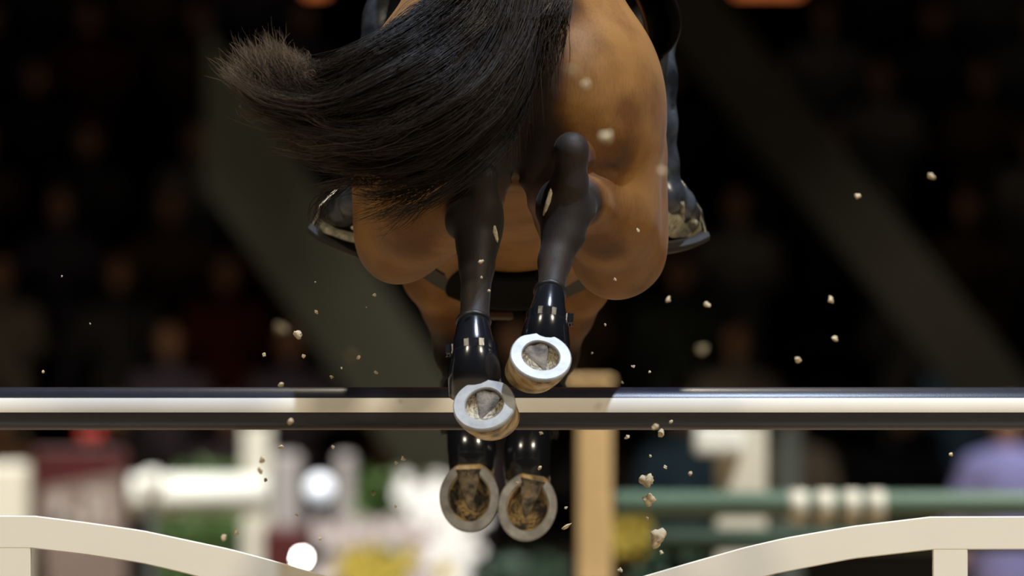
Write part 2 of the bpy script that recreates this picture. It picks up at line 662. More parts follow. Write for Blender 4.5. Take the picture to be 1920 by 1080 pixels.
# jump stands that carry the rail, just beyond both edges of the picture
for sx, lab in ((-1, 'white jump stand holding the left end of the navy rail'), (1, 'white jump stand holding the right end of the navy rail')):
    st = empty('jump_stand', (sx * 1.84, 0, 0))
    tag(st, lab, 'jump stand', 'stands carrying the navy rail')
    X = sx * 1.84
    box('post', (X - .045, -.045, 0.06), (X + .045, .045, 1.95), M['white'], st, 0.006)
    box('foot', (X - .05, -.4, 0), (X + .05, .4, 0.06), M['white'], st, 0.01)
    box('foot', (X - .35, -.05, 0), (X + .35, .05, 0.055), M['white'], st, 0.01)
    # cup: half dish under the pole end
    V, F = [], []
    K = 13
    for xx in (X - sx * .045, X - sx * .115):
        for k in range(K):
            a = math.pi + math.pi * k / (K - 1)
            for rr in (RR + .001, RR + .006):
                V.append((xx, math.cos(a) * rr, RZ + math.sin(a) * rr))
    for k in range(K - 1):
        b0, b1 = k * 2, (k + 1) * 2
        o2 = K * 2
        F += [(b0, b1, o2 + b1, o2 + b0), (b0 + 1, o2 + b0 + 1, o2 + b1 + 1, b1 + 1), (b0, b0 + 1, b1 + 1, b1), (o2 + b0, o2 + b1, o2 + b1 + 1, o2 + b0 + 1)]
    mesh_obj('cup', V, F, M['steel'], st)

# cream filler panel with two falling curved shoulders
FY0, FY1 = -0.028, 0.012
filler = empty('filler_panel', (0, 0, 0))
tag(filler, 'cream painted arched filler panel standing below the navy rail', 'jump filler')
s0 = S(FY0)
topc = [(-300, 966), (65, 967), (160, 979), (265, 994), (430, 1029), (520, 1053), (610, 1080), (700, 1111), (800, 1152), (906, 1203),
        (1012, 1152), (1112, 1111), (1207, 1080), (1300, 1053), (1400, 1025), (1474, 1008), (1600, 986), (1745, 968.5), (2220, 967)]
botc = [(-300, 1028), (57, 1028), (160, 1040), (265, 1056), (330, 1071), (420, 1094), (510, 1121), (600, 1152), (690, 1188), (800, 1237), (906, 1290),
        (1012, 1237), (1120, 1188), (1210, 1152), (1300, 1120), (1390, 1092), (1460, 1075), (1600, 1048), (1750, 1031), (2220, 1030)]


def smooth_curve(P, n=120):
    xs_ = np.linspace(P[0][0], P[-1][0], n)
    xs_ = np.unique(np.concatenate([xs_, [65, 906, 1745]]))
    ys_ = np.interp(xs_, [a for a, _ in P], [b for _, b in P])
    return list(zip(xs_, ys_))


def strip(name, top, bot, y0, y1, m, parent, bev=0.0022):
    xs_ = [a for a, _ in top]
    bx_, by_ = [a for a, _ in bot], [b for _, b in bot]
    rings = []
    for x, ty in top:
        by = float(np.interp(x, bx_, by_))
        T = W(x, ty, FY0)
        B = W(x, by, FY0)
        rings.append([Vector((T.x, y0, T.z - bev)), Vector((T.x, y0 + bev, T.z)), Vector((T.x, y1 - bev, T.z)), Vector((T.x, y1, T.z - bev)),
                      Vector((T.x, y1, B.z + bev)), Vector((T.x, y1 - bev, B.z)), Vector((T.x, y0 + bev, B.z)), Vector((T.x, y0, B.z + bev))])
    return loft(name, rings, m, parent, smooth=False)


strip('top_rail', smooth_curve(topc), botc, FY0, FY1, M['cream'], filler)
zb = 0.12
for cx, wd_ in ((25, 64), (1782, 65), (905, 60), (-280, 64), (2190, 64)):
    ty = float(np.interp(cx, [a for a, _ in botc], [b for _, b in botc]))
    z1 = W(cx, ty - 4, FY0).z
    x0 = W(cx - wd_ / 2, ty, FY0).x
    x1 = W(cx + wd_ / 2, ty, FY0).x
    box('upright', (x0, FY0 + 0.0006, 0.0), (x1, FY1 - 0.0006, z1), M['cream'], filler, 0.002, 1)
a_, b_ = W(-300, 1080, FY0).x, W(2220, 1080, FY0).x
for zz in (0.12, 0.62):
    box('cross_rail', (a_, FY0 + .001, zz), (b_, FY1 - .001, zz + 0.07), M['cream'], filler, 0.002, 1)
for i in range(12):
    xx = a_ + 0.1 + (b_ - a_ - 0.2) * (i + 0.5) / 12
    box('slat', (xx - .03, FY0 + .006, 0.19), (xx + .03, FY1 - .006, 0.62), M['cream'], filler, 0.002, 1)

# ================================================================== THE HORSE
horse = empty('horse', W(962, 300, 0.3) * 1)
tag(horse, 'bay horse with black legs and streaming tail jumping away over the rail', 'horse')
U = 1.12e-3                                  # metres per pixel around the horse


B = Blob()


def C(p0, p1, r0, r1, k=0.03, c=0.0, sub=False):
    B.cone(W(*p0), W(*p1), r0 * S(p0[2]), r1 * S(p1[2]), k, c, sub)


def E(p0, r, k=0.03, c=0.0, rot=None, sub=False):
    B.ell(W(*p0), [q * S(p0[2]) for q in (r[0], r[2], r[1])], k, c, rot, sub)     # r = (width, height, depth) in px


def rotY(a):
    return Matrix.Rotation(math.radians(a), 3, 'Y')


# trunk
E((962, 30, 0.05), (205, 215, 340), 0.08, 0.0)
C((962, 150, 0.05), (962, 205, 0.40), 200, 215, 0.08, 0.0)
C((962, 205, 0.40), (962, 290, 0.80), 215, 258, 0.08, 0.0)
C((962, 290, 0.80), (962, 270, 1.15), 256, 205, 0.08, 0.0)
C((962, -20, 0.20), (962, 40, 1.05), 130, 120, 0.08, 0.0)
# neck and head reaching forward
C((962, 150, 1.15), (962, 20, 1.75), 165, 105, 0.08, 0.05)
C((962, 100, 1.2), (962, -40, 1.8), 120, 80, 0.08, 0.05)
C((962, 0, 1.80), (962, 90, 2.05), 88, 72, 0.05, 0.05)
C((962, 90, 2.05), (962, 210, 2.28), 70, 50, 0.05, 0.15)
E((962, 225, 2.30), (50, 46, 44), 0.03, 0.6)
for s in (-1, 1):
    C((962 + s * 45, -70, 1.86), (962 + s * 58, -150, 1.88), 22, 6, 0.02, 0.4)

# hind quarters, right
E((1062, 170, -0.04), (168, 205, 285), 0.045, 0.0)
E((1120, 235, 0.00), (128, 205, 268), 0.055, 0.0)
C((1174, 300, 0.06), (1164, 472, 0.16), 76, 84, 0.03, 0.02)
C((1160, 462, 0.10), (1092, 372, -0.31), 78, 50, 0.05, 0.10)
E((1150, 478, 0.10), (72, 80, 110), 0.03, 0.02)
E((1148, 400, -0.01), (80, 95, 175), 0.075, 0.04)
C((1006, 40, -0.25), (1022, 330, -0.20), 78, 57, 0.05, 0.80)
C((1022, 330, -0.20), (1046, 440, -0.02), 55, 34, 0.015, 0.35)
C((1072, 130, -0.23), (1092, 320, -0.19), 84, 48, 0.05, 0.16)
C((1085, 300, -0.20), (1072, 292, -0.43), 36, 22, 0.03, 0.55)
# crease between the ham and the folded gaskin
C((1106, 322, -0.32), (1150, 318, -0.262), 5, 4, 0.02, 0, True)
# hind quarters, left
E((862, 170, -0.04), (168, 205, 285), 0.045, 0.0)
E((796, 218, 0.00), (132, 180, 268), 0.055, 0.0)
C((738, 300, 0.06), (752, 442, 0.16), 80, 86, 0.03, 0.02)
C((758, 438, 0.10), (880, 385, -0.31), 82, 50, 0.035, 0.10)
E((740, 450, 0.10), (64, 78, 110), 0.03, 0.02)
E((774, 390, -0.01), (84, 92, 175), 0.075, 0.04)
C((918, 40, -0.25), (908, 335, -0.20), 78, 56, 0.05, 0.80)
C((908, 335, -0.20), (884, 445, -0.02), 54, 34, 0.015, 0.35)
C((856, 130, -0.23), (840, 320, -0.19), 84, 50, 0.05, 0.2)
C((880, 330, -0.20), (908, 340, -0.42), 36, 20, 0.03, 0.55)
# cleft under the tail
C((962, -40, -0.55), (963, 170, -0.46), 22, 18, 0.04, 0, True)
C((963, 170, -0.42), (965, 300, -0.33), 16, 12, 0.04, 0, True)
C((965, 318, -0.34), (967, 345, -0.10), 6, 12, 0.015, 0, True)
C((967, 360, -0.34), (968, 372, -0.10), 18, 20, 0.015, 0, True)
C((968, 410, -0.34), (969, 425, -0.10), 30, 32, 0.015, 0, True)

# right hind leg
BL = 0.95
C((1072, 282, -0.45), (1070, 345, -0.44), 31, 29, 0.02, BL)
E((1071, 280, -0.455), (31, 32, 26), 0.015, 0.9)
C((1068, 345, -0.42), (1060, 440, -0.42), 36, 38, 0.02, BL)
E((1060, 392, -0.40), (54, 46, 46), 0.02, BL)
E((1092, 388, -0.37), (26, 36, 34), 0.02, BL)
E((1030, 385, -0.39), (22, 44, 30), 0.02, BL)
C((1052, 440, -0.42), (1040, 490, -0.45), 37, 29, 0.02, BL)
C((1040, 490, -0.45), (1031, 560, -0.51), 29, 25, 0.02, BL)
C((1031, 560, -0.51), (1022, 610, -0.535), 25, 34, 0.02, BL)
C((1022, 610, -0.535), (1006, 690, -0.53), 33, 30, 0.02, BL)
# left hind leg
C((908, 332, -0.44), (908, 390, -0.43), 25, 28, 0.02, BL)
E((908, 330, -0.445), (24, 25, 22), 0.015, 0.9)
C((902, 390, -0.41), (896, 460, -0.42), 38, 37, 0.02, BL)
E((888, 410, -0.40), (50, 44, 44), 0.02, BL)
E((858, 415, -0.37), (24, 34, 34), 0.02, BL)
E((924, 425, -0.39), (18, 44, 30), 0.02, BL)
C((893, 460, -0.42), (894, 500, -0.44), 36, 31, 0.02, BL)
C((894, 500, -0.44), (889, 610, -0.51), 30, 27, 0.02, BL)
C((889, 610, -0.51), (890, 665, -0.535), 27, 34, 0.02, BL)
C((890, 665, -0.535), (908, 775, -0.53), 33, 30, 0.02, BL)

# fore legs
C((800, 330, 0.95), (822, 510, 0.92), 100, 70, 0.05, 0.0)
C((826, 500, 0.92), (842, 570, 0.98), 66, 50, 0.03, 0.06)
C((842, 570, 0.98), (850, 650, 1.06), 48, 36, 0.03, 0.55)
E((852, 665, 1.06), (38, 40, 38), 0.02, 0.9)
C((853, 675, 1.04), (878, 815, 0.90), 30, 24, 0.02, BL)
E((884, 835, 0.88), (34, 34, 34), 0.02, BL)
C((884, 840, 0.88), (882, 900, 0.90), 28, 34, 0.02, BL)
C((1120, 330, 0.95), (1085, 530, 0.92), 100, 62, 0.05, 0.0)
C((1078, 520, 0.92), (1066, 585, 0.98), 56, 46, 0.03, 0.06)
C((1066, 585, 0.98), (1048, 655, 1.06), 44, 36, 0.03, 0.55)
E((1046, 668, 1.06), (38, 40, 38), 0.02, 0.9)
C((1044, 680, 1.04), (992, 825, 0.90), 30, 24, 0.02, BL)
E((988, 845, 0.88), (34, 34, 34), 0.02, BL)
C((988, 850, 0.88), (990, 915, 0.90), 28, 34, 0.02, BL)
def mark(p0, p1, r, soft, c):
    B.marks.append((np.array(W(*p0), np.float32), np.array(W(*p1), np.float32), r * S(p0[2]), soft * S(p0[2]), c))


mark((972, -40, -.38), (975, 260, -.30), 45, 55, .92)  # dark inner buttocks: own coat colour with the tail's shade painted in
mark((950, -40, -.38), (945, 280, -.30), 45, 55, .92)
mark((1000, 60, -.36), (1012, 270, -.30), 22, 60, .55)
mark((1040, 300, -.30), (1046, 330, -.30), 20, 50, .55)
mark((872, 120, -.34), (880, 330, -.30), 30, 60, .5)
mark((970, 330, -.20), (1010, 420, -.05), 25, 50, .30)
mark((945, 330, -.20), (915, 420, -.05), 25, 50, .30)
for (mx, my, mr, mc) in ((1100, 108, 14, .26), (1092, 215, 18, .36), (1158, 200, 10, .24), (1150, 288, 14, .34), (1118, 262, 12, .3), (1130, 150, 8, .22), (1075, 170, 10, .3), (1205, 250, 10, .2), (1120, 330, 12, .35)):
    mark((mx, my, -.28), (mx + 6, my + 12, -.26), mr, 46, mc)
mark((1100, 330, -.40), (1098, 420, -.36), 22, 34, .8)
mark((858, 350, -.40), (850, 440, -.36), 22, 34, .8)
mark((1125, 400, -.25), (1130, 470, -.20), 14, 60, .26)
mark((790, 420, -.2), (740, 460, -.1), 14, 70, .2)
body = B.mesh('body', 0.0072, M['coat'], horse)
body['label'] = 'bay coat, tan flanks shading to black legs'


for s in (-1, 1):
    c = W(962 + s * 66, 40, 1.98)
    lathe('eye', c - Vector((0, 0, .018)), [(math.sin(math.pi * i / 8) * .018, .018 - math.cos(math.pi * i / 8) * .018) for i in range(9)], M['plastic'], horse, n=12)


def ridge_strip(name, pts, w, m, parent, off=0.0):
    P = [W(*q) for q in pts]
    return tube(name, P, [w * f for f in (0.35, 0.9, 1.0, 0.8, 0.3)][:len(P)], m, parent, n=8)


ridge_strip('chestnut', [(1037, 345, -0.435), (1032, 362, -0.445), (1028, 378, -0.447), (1023, 392, -0.443), (1019, 404, -0.435)], 0.0055, M['chestnut'], horse)
ridge_strip('chestnut', [(922, 412, -0.435), (924, 424, -0.440), (927, 436, -0.441), (930, 448, -0.438), (931, 458, -0.432)], 0.007, M['chestnut'], horse)


def hoof(cpx, cpy, Y, w, l, nout, roll, front, lab):
    """a hoof whose ground face looks along nout; roll turns the toe from straight down"""
    c = W(cpx, cpy, Y)
    nz = -Vector(nout).normalized()
    down = Vector((math.sin(math.radians(roll)), 0, -math.cos(math.radians(roll))))
    ty = (down - nz * down.dot(nz)).normalized()
    tx = ty.cross(nz).normalized()

    def P(x, y, z):
        return c + tx * x + ty * y + nz * z

    N = 44

    def outline(sc, zz, sy=0.0, heelcut=None):
        R = []
        for i in range(N):
            a = 2 * math.pi * i / N
            x, y = w * math.sin(a), l * math.cos(a)
            if y < 0:
                x *= 1 - (0.12 if front else 0.10) * (y / l) ** 2
                if front:
                    y = max(y, -0.90 * l)
            x, y = x * sc, y * sc
            if heelcut is not None:
                y = max(y, heelcut)
            R.append(P(x, y + sy, zz))
        return R
    H = 0.086 if not front else 0.082
    hf = loft('hoof', [outline(0.55, H + 0.006, -0.42 * H), outline(0.80, H + 0.002, -0.42 * H), outline(0.86, H * 0.92, -0.36 * H), outline(0.93, H * 0.5, -0.17 * H), outline(0.99, 0.004, 0), outline(0.99, 0.0, 0),
                       outline(0.70, 0.0, 0), outline(0.66, 0.007, 0), outline(0.3, 0.013, 0)], M['horn'], horse)
    hf['label'] = lab
    so = loft('sole', [outline(0.80, 0.0035, 0), outline(0.70, 0.0025, 0.0), outline(0.45, 0.008, 0.0), outline(0.05, 0.010, 0.0)], M['sole_dark' if front else 'sole'], hf)
    # frog: a wedge with a cleft
    fb, fw, ft = (-0.78 * l, 0.50 * w, 0.34 * l) if front else (-0.56 * l, 0.55 * w, 0.44 * l)
    V, F = [], []
    K = 8
    for k in range(K):
        t = k / (K - 1)
        y = fb + (ft - fb) * t
        hw = fw * (1 - t) ** 0.85 + 0.003
        zc = -0.003 + 0.006 * t
        V += [P(-hw, y, 0.012), P(-hw * 0.72, y, zc), P(-hw * 0.22, y, zc + 0.0005), P(0, y, zc + 0.0028 * (1 - t)), P(hw * 0.22, y, zc + 0.0005), P(hw * 0.72, y, zc), P(hw, y, 0.012)]
    for k in range(K - 1):
        for j in range(6):
            a = k * 7 + j
            F.append((a, a + 1, a + 8, a + 7))
    F.append(tuple(range(7)))
    mesh_obj('frog', V, F, M['frog_dark' if front else 'frog'], hf, smooth=True)
    # shoe
    inn = 0.70 if front else 0.61
    prof = [(1.0, -0.0005), (1.0, -0.007), (0.965, -0.0095), (inn + 0.03, -0.0095), (inn, -0.007), (inn, -0.0005)]
    if not front:
        cut = -0.64 * l
        rings = []
        for i in range(N):
            a = 2 * math.pi * i / N
            R = []
            for sc, z in prof:
                x, y = w * math.sin(a), l * math.cos(a)
                if y < 0:
                    x *= 1 - 0.10 * (y / l) ** 2
                x, y = x * sc, y * sc
                if sc < 0.9:
                    y = max(y, cut)
                else:
                    y = max(y, -0.90 * l)
                R.append(P(x, y, z))
            rings.append(R)
        loft('horseshoe', rings, M['shoe'], hf, closed=True, smooth=False)
    else:
        rings = []
        K = 40
        A = math.radians(148)
        for i in range(K + 1):
            a = -A + 2 * A * i / K
            R = []
            for sc, z in prof:
                if i in (0, K):
                    sc = 0.85 + (sc - 0.85) * 0.75
                x, y = w * math.sin(a), l * math.cos(a)
                if y < 0:
                    x *= 1 - 0.12 * (y / l) ** 2
                R.append(P(x * sc, y * sc, z))
            rings.append(R)
        loft('horseshoe', rings, M['shoe_front'], hf, smooth=False)
        # heel bulbs
    return hf


hoof(1013, 672, -0.62, 0.0640, 0.0665, (0.12, -0.76, 0.66), 10, False, 'right hind hoof with a bright closed shoe')
hoof(909, 762, -0.62, 0.0650, 0.0680, (-0.10, -0.79, 0.61), -10, False, 'left hind hoof with a bright closed shoe')
hoof(880, 932, 0.80, 0.0665, 0.0800, (-0.05, -0.985, 0.12), 2, True, 'left fore hoof with a dull open shoe')
hoof(989, 950, 0.80, 0.0660, 0.0790, (0.05, -0.985, 0.14), -12, True, 'right fore hoof with a dull open shoe')

# tail -------------------------------------------------------------
HV, HF, HA = [], [], []


def strand(P, r0, c0, c1, n=14):
    Q = catmull(P, n)
    base = sum(len(v) for v in HV)
    T = np.gradient(Q, axis=0)
    T /= np.linalg.norm(T, axis=1)[:, None] + 1e-9
    a = np.cross(T, np.array([0.3, 0.9, 0.2]))
    a /= np.linalg.norm(a, axis=1)[:, None] + 1e-9
    b = np.cross(T, a)
    t = np.linspace(0, 1, n)
    r = r0 * np.minimum(1, (1.06 - t) * 3.0)
    v = []
    for j in range(3):
        g = 2 * math.pi * j / 3
        v.append(Q + (a * math.cos(g) + b * math.sin(g)) * r[:, None])
    v = np.stack(v, 1).reshape(-1, 3)
    HV.append(v)
    i = np.arange(n - 1)[:, None] * 3
    j = np.arange(3)[None]
    k = (j + 1) % 3
    f = np.stack([i + j, i + k, i + 3 + k, i + 3 + j], -1).reshape(-1, 4) + base
    HF.append(f)
    HA.append(np.repeat(c0 + (c1 - c0) * t ** 2, 3))


# guide lines of the fan, upper edge to lower edge (pixels, depth)
G = [
    [(905, -60, -.36), (850, -20, -.46), (770, 40, -.54), (690, 95, -.60), (625, 137, -.62), (575, 150, -.62), (520, 135, -.60), (470, 108, -.58)],
    [(930, -60, -.36), (880, 20, -.48), (800, 90, -.58), (700, 150, -.63), (620, 185, -.64), (550, 190, -.63), (495, 165, -.61), (440, 130, -.58)],
    [(955, -60, -.36), (920, 40, -.50), (850, 135, -.60), (750, 195, -.64), (660, 225, -.65), (590, 228, -.64), (540, 212, -.62), (500, 195, -.60)],
    [(975, -60, -.36), (950, 60, -.50), (890, 170, -.60), (800, 235, -.64), (710, 265, -.64), (640, 262, -.63), (590, 250, -.62), (545, 240, -.61)],
    [(995, -60, -.36), (975, 70, -.50), (920, 190, -.58), (840, 262, -.62), (760, 298, -.62), (690, 312, -.61), (640, 308, -.60), (605, 300, -.59)],
    [(1015, -60, -.36), (1000, 60, -.50), (955, 180, -.56), (885, 270, -.58), (810, 318, -.58), (740, 335, -.57), (690, 340, -.56), (650, 352, -.55)],
]
G = [[np.array(W(*q)) for q in g] for g in G]


def guide(u):
    u = min(max(u, 0), 1) * (len(G) - 1)
    i = min(int(u), len(G) - 2)
    f = u - i
    return [G[i][k] * (1 - f) + G[i + 1][k] * f for k in range(8)]


NLOCK = 190
for lk in range(NLOCK):
    u0 = (lk + rng.uniform(0, 1)) / NLOCK
    # each lock wanders on its own path
    nseg = 8
    wander = np.cumsum(rng.normal(0, 1, (nseg, 3)) * np.array([.009, .011, .009]), 0)
    lay = rng.normal(0, .022)
    Lm = rng.choice([5, 6, 7, 8], p=[.17, .20, .25, .38])
    spread0 = rng.uniform(.006, .014)
    tone = rng.uniform(0, .16) ** 1.5 * 2.0
    for s_ in range(rng.integers(26, 48)):
        g = guide(u0 + rng.normal(0, .012))
        L = min(8, max(4, Lm + rng.integers(-1, 1)))
        o0 = rng.normal(0, 1, 3) * spread0
        P = []
        for k in range(L):
            f = k / 7
            conv = 1 - .65 * (k / (L - 1)) if s_ % 6 else 1.3
            P.append(g[k] + wander[k] * (1 if k > 1 else .4) + np.array([0, lay, 0]) + o0 * conv + rng.normal(0, 1, 3) * (.001 + .0045 * f))
        strand(P, rng.uniform(0.0004, 0.0008), tone * rng.uniform(.5, 1.2), rng.uniform(0.1, 0.5) if L == 8 else rng.uniform(.02, .15))
# short hair hanging down over the cleft from the dock
for s_ in range(1300):
    x = rng.normal(978, 40)
    x = min(max(x, 890), 1066)
    ln = rng.uniform(90, 330) * (1 - abs(x - 965) / 190)
    sw = rng.uniform(-70, 5)
    P = [(x, -70, -.34), (x + 6, -10, -.45 - rng.uniform(0, .04)), (x + sw * .3, ln * .4, -.50 - rng.uniform(0, .05)), (x + sw * .65, ln * .72, -.505 - rng.uniform(0, .05)), (x + sw, ln, -.49 - rng.uniform(0, .05))]
    P = [np.array(W(a + rng.normal(0, 3), b_, c_)) for a, b_, c_ in P]
    strand(P, rng.uniform(0.0006, 0.0012), rng.uniform(0, .1), rng.uniform(.05, .2), n=10)
# frizzy brown tuft at the tip, painted paler for the light it catches
for s_ in range(1500):
    t = rng.uniform(0, 1)
    bx_, by_ = 500 + 100 * t + rng.normal(0, 8), 200 - 46 * t + rng.normal(0, 8)
    ex = 420 + 150 * t + rng.normal(0, 13)
    ey = np.interp(t, [0, .25, .45, .7, 1], [122, 98, 76, 78, 122]) + 9 * math.sin(t * 19) + rng.normal(0, 8)
    ln = rng.uniform(.35, 1.06) if s_ % 9 else rng.uniform(1.0, 1.2)
    ex, ey = bx_ + (ex - bx_) * ln, by_ + (ey - by_) * ln
    Y = -.62 + rng.normal(0, .02)
    bend = rng.normal(-8, 8)
    P = []
    for k in range(7):
        f = k / 6
        P.append(np.array(W(bx_ + (ex - bx_) * f + bend * math.sin(f * 3.1) + rng.normal(0, 3.6) * f, by_ + (ey - by_) * f + rng.normal(0, 3.6) * f, Y + rng.normal(0, .004))))
    strand(P, rng.uniform(0.0003, 0.0007), 0.15, rng.uniform(.4, 1.0), n=12)
# loose wisps
WISPS = [
    [(690, 300), (640, 350), (610, 370), (596, 402), (612, 420)],
    [(860, 300), (800, 345), (740, 372), (690, 392), (655, 398)],
    [(850, 318), (800, 352), (750, 392), (715, 412), (690, 420)],
    [(900, 300), (860, 338), (805, 372), (765, 405), (735, 412)],
    [(800, 310), (745, 352), (700, 362), (668, 356), (640, 352)],
    [(640, 240), (590, 245), (555, 250), (540, 258), (530, 262)],
    [(600, 215), (540, 205), (500, 212), (470, 222), (452, 212), (448, 200), (458, 192)],
    [(560, 170), (500, 165), (450, 150), (415, 143), (385, 138)],
]
for wi, w_ in enumerate(WISPS):
    for s_ in range(46 if wi < 6 else 9):
        dx, dy = rng.normal(0, 9 if wi < 6 else 3), rng.normal(0, 9 if wi < 6 else 3)
        P = []
        for k, q in enumerate(w_[:rng.integers(max(3, len(w_) - 2), len(w_) + 1)]):
            P.append(np.array(W(q[0] + dx + rng.normal(0, 4), q[1] + dy * (1 + .5 * k / 4) + rng.normal(0, 4), (-.60 if wi > 4 else -.55) + rng.normal(0, .01))))
        strand(P, rng.uniform(.0004, .0008), .05, .2 if wi < 5 else .6, n=12)
def hair_object(name, label):
    V = np.concatenate(HV).astype(np.float32)
    F = np.concatenate(HF).astype(np.int32)
    A = np.concatenate(HA).astype(np.float32)
    me = bpy.data.meshes.new(name)
    me.vertices.add(len(V))
    me.vertices.foreach_set('co', V.ravel())
    me.loops.add(len(F) * 4)
    me.loops.foreach_set('vertex_index', F.ravel())
    me.polygons.add(len(F))
    me.polygons.foreach_set('loop_start', np.arange(0, len(F) * 4, 4, dtype=np.int32))
    me.polygons.foreach_set('use_smooth', np.ones(len(F), bool))
    me.update(calc_edges=True)
    at = me.attributes.new('coat', 'FLOAT', 'POINT')
    at.data.foreach_set('value', A)
    me.materials.append(M['hair'])
    o = bpy.data.objects.new(name, me)
    COL.objects.link(o)
    put(o, horse)
    o['label'] = label
    HV.clear()
    HF.clear()
    HA.clear()


hair_object('tail', 'long black tail swept left with a frizzy brown tip')
# mane along the crest of the neck
for s_ in range(500):
    t = rng.uniform(0, 1)
    c = np.array(W(962, -20 - 100 * t, 1.22 + .60 * t)) + rng.normal(0, .008, 3)
    d = np.array([rng.uniform(.05, .12), -.02, 0])
    strand([c, c + d * .5 + [0, 0, .01], c + d + [0, 0, -.05], c + d * 1.25 + [0, -.02, -.12]], .0012, 0, .05, n=7)
hair_object('mane', 'black mane')

# ================================================================== LEG BOOTS


def leg_boot(label, path, wid, dep, buckle_side, m=None, straps=(0.45,)):
    P = [W(*q) for q in path]
    root = empty('fetlock_boot', P[-1])
    tag(root, label, 'leg boot', 'black leg boots worn by the horse')
    R = []
    cent = []
    for i, p_ in enumerate(P):
        s = S(path[i][2])
        R.append((p_, wid[i] * s, dep[i] * s))
    # resample
    n = 15
    C0 = catmull([tuple(p_) for p_ in P], n)
    Wd = np.interp(np.linspace(0, len(P) - 1, n), range(len(P)), [r[1] for r in R])
    Dp = np.interp(np.linspace(0, len(P) - 1, n), range(len(P)), [r[2] for r in R])
    ax = Vector((1, 0, 0))
    outer, inner = [], []
    for i in range(n):
        d = Vector(C0[min(i + 1, n - 1)] - C0[max(i - 1, 0)]).normalized()
        a = (ax - d * ax.dot(d)).normalized()
        b = a.cross(d)
        c = Vector(C0[i])
        outer.append(ring(c, a, b, Wd[i], Dp[i], n=28))
        inner.append(ring(c, a, b, Wd[i] - .004, Dp[i] - .004, n=28))
    loft('shell', [inner[0]] + outer + [inner[-1]], m or M['plastic'], root, cap0=False, cap1=False)
    loft('lining', [inner[0]] + [inner[1]] + inner[2:], M['strap'], root, cap0=False, cap1=False)
    # padded collar at the top edge
    c = Vector(C0[0])
    d = Vector(C0[1] - C0[0]).normalized()
    a = (ax - d * ax.dot(d)).normalized()
    b = a.cross(d)
    pr = []
    for i in range(28):
        g = 2 * math.pi * i / 28
        o = a * math.cos(g) * Wd[0] + b * math.sin(g) * Dp[0]
        on = o.normalized()
        pr.append([c + o + on * .0045 * math.cos(h) + d * (.0055 * math.sin(h)) for h in [2 * math.pi * q / 8 for q in range(8)]])
    loft('collar', pr, M['strap'], root, closed=True)
    for f in straps:
        i = int(f * (n - 1))
        c = Vector(C0[i])
        d = Vector(C0[i + 1] - C0[i - 1]).normalized()
        a = (ax - d * ax.dot(d)).normalized()
        b = a.cross(d)
        rr = []
        for q in range(28):
            g = 2 * math.pi * q / 28
            rr.append([c + a * math.cos(g) * (Wd[i] + e) + b * math.sin(g) * (Dp[i] + e) + d * z for e, z in ((.0002, -.009), (.0014, -.008), (.0014, .008), (.0002, .009))])
        stp = loft('strap', rr, M['plastic'], root, closed=True, smooth=False)
        pos = c + a * buckle_side * (Wd[i] + .006)
        bm = bmesh.new()
        bmesh.ops.create_cube(bm, size=1)
        for v in bm.verts:
            v.co = pos + a * v.co.x * .008 + b * v.co.y * .022 + d * v.co.z * .016
        bmesh.ops.bevel(bm, geom=bm.edges[:], offset=.002, segments=2, affect='EDGES')
        bm_obj('buckle', bm, M['plastic'], stp)
    return root


leg_boot('shiny black boot on the right hind fetlock above the raised hoof',
         [(1031, 548, -.50), (1028, 575, -.525), (1025, 605, -.54), (1022, 640, -.54), (1022, 668, -.525)], [28, 32, 41, 47, 46], [31, 36, 44, 48, 44], 1)
leg_boot('shiny black boot on the left hind fetlock above the lower hoof',
         [(888, 603, -.51), (888, 632, -.53), (889, 665, -.545), (890, 700, -.545), (892, 740, -.53)], [30, 36, 45, 52, 50], [32, 38, 46, 50, 46], -1)
leg_boot('black tendon boot on the left fore leg below the rail',
         [(862, 720, 1.0), (872, 780, .94), (884, 835, .885), (884, 886, .885)], [34, 37, 46, 42], [34, 36, 44, 42], -1)
leg_boot('black tendon boot on the right fore leg below the rail',
         [(1028, 725, 1.0), (1006, 785, .94), (988, 845, .885), (990, 905, .885)], [34, 36, 44, 42], [34, 36, 44, 42], 1)

# ================================================================== SADDLE
sad_o = W(962, -60, 0.6)
saddle = empty('saddle', sad_o)
tag(saddle, 'black leather saddle with girth and stirrups on the bay horse', 'saddle')
# seat
V, F = [], []
nu, nv = 17, 13
for i in range(nu):
    t = i / (nu - 1)
    Y = 0.38 + 0.46 * t
    zc = 2.455 + 0.085 * (2 * t - 1) ** 2 + (0.03 if t > .8 else 0)
    hw = 0.16 - 0.05 * t
    for j in range(nv):
        g = (j / (nv - 1) - .5) * 2
        V.append((sad_o.x + hw * g, Y, zc - 0.10 * g * g))
for i in range(nu - 1):
    for j in range(nv - 1):
        a = i * nv + j
        F.append((a, a + 1, a + nv + 1, a + nv))
so = mesh_obj('seat', V, F, M['leather'], saddle, True)
md = so.modifiers.new('thick', 'SOLIDIFY')
md.thickness = 0.05
md.offset = -1


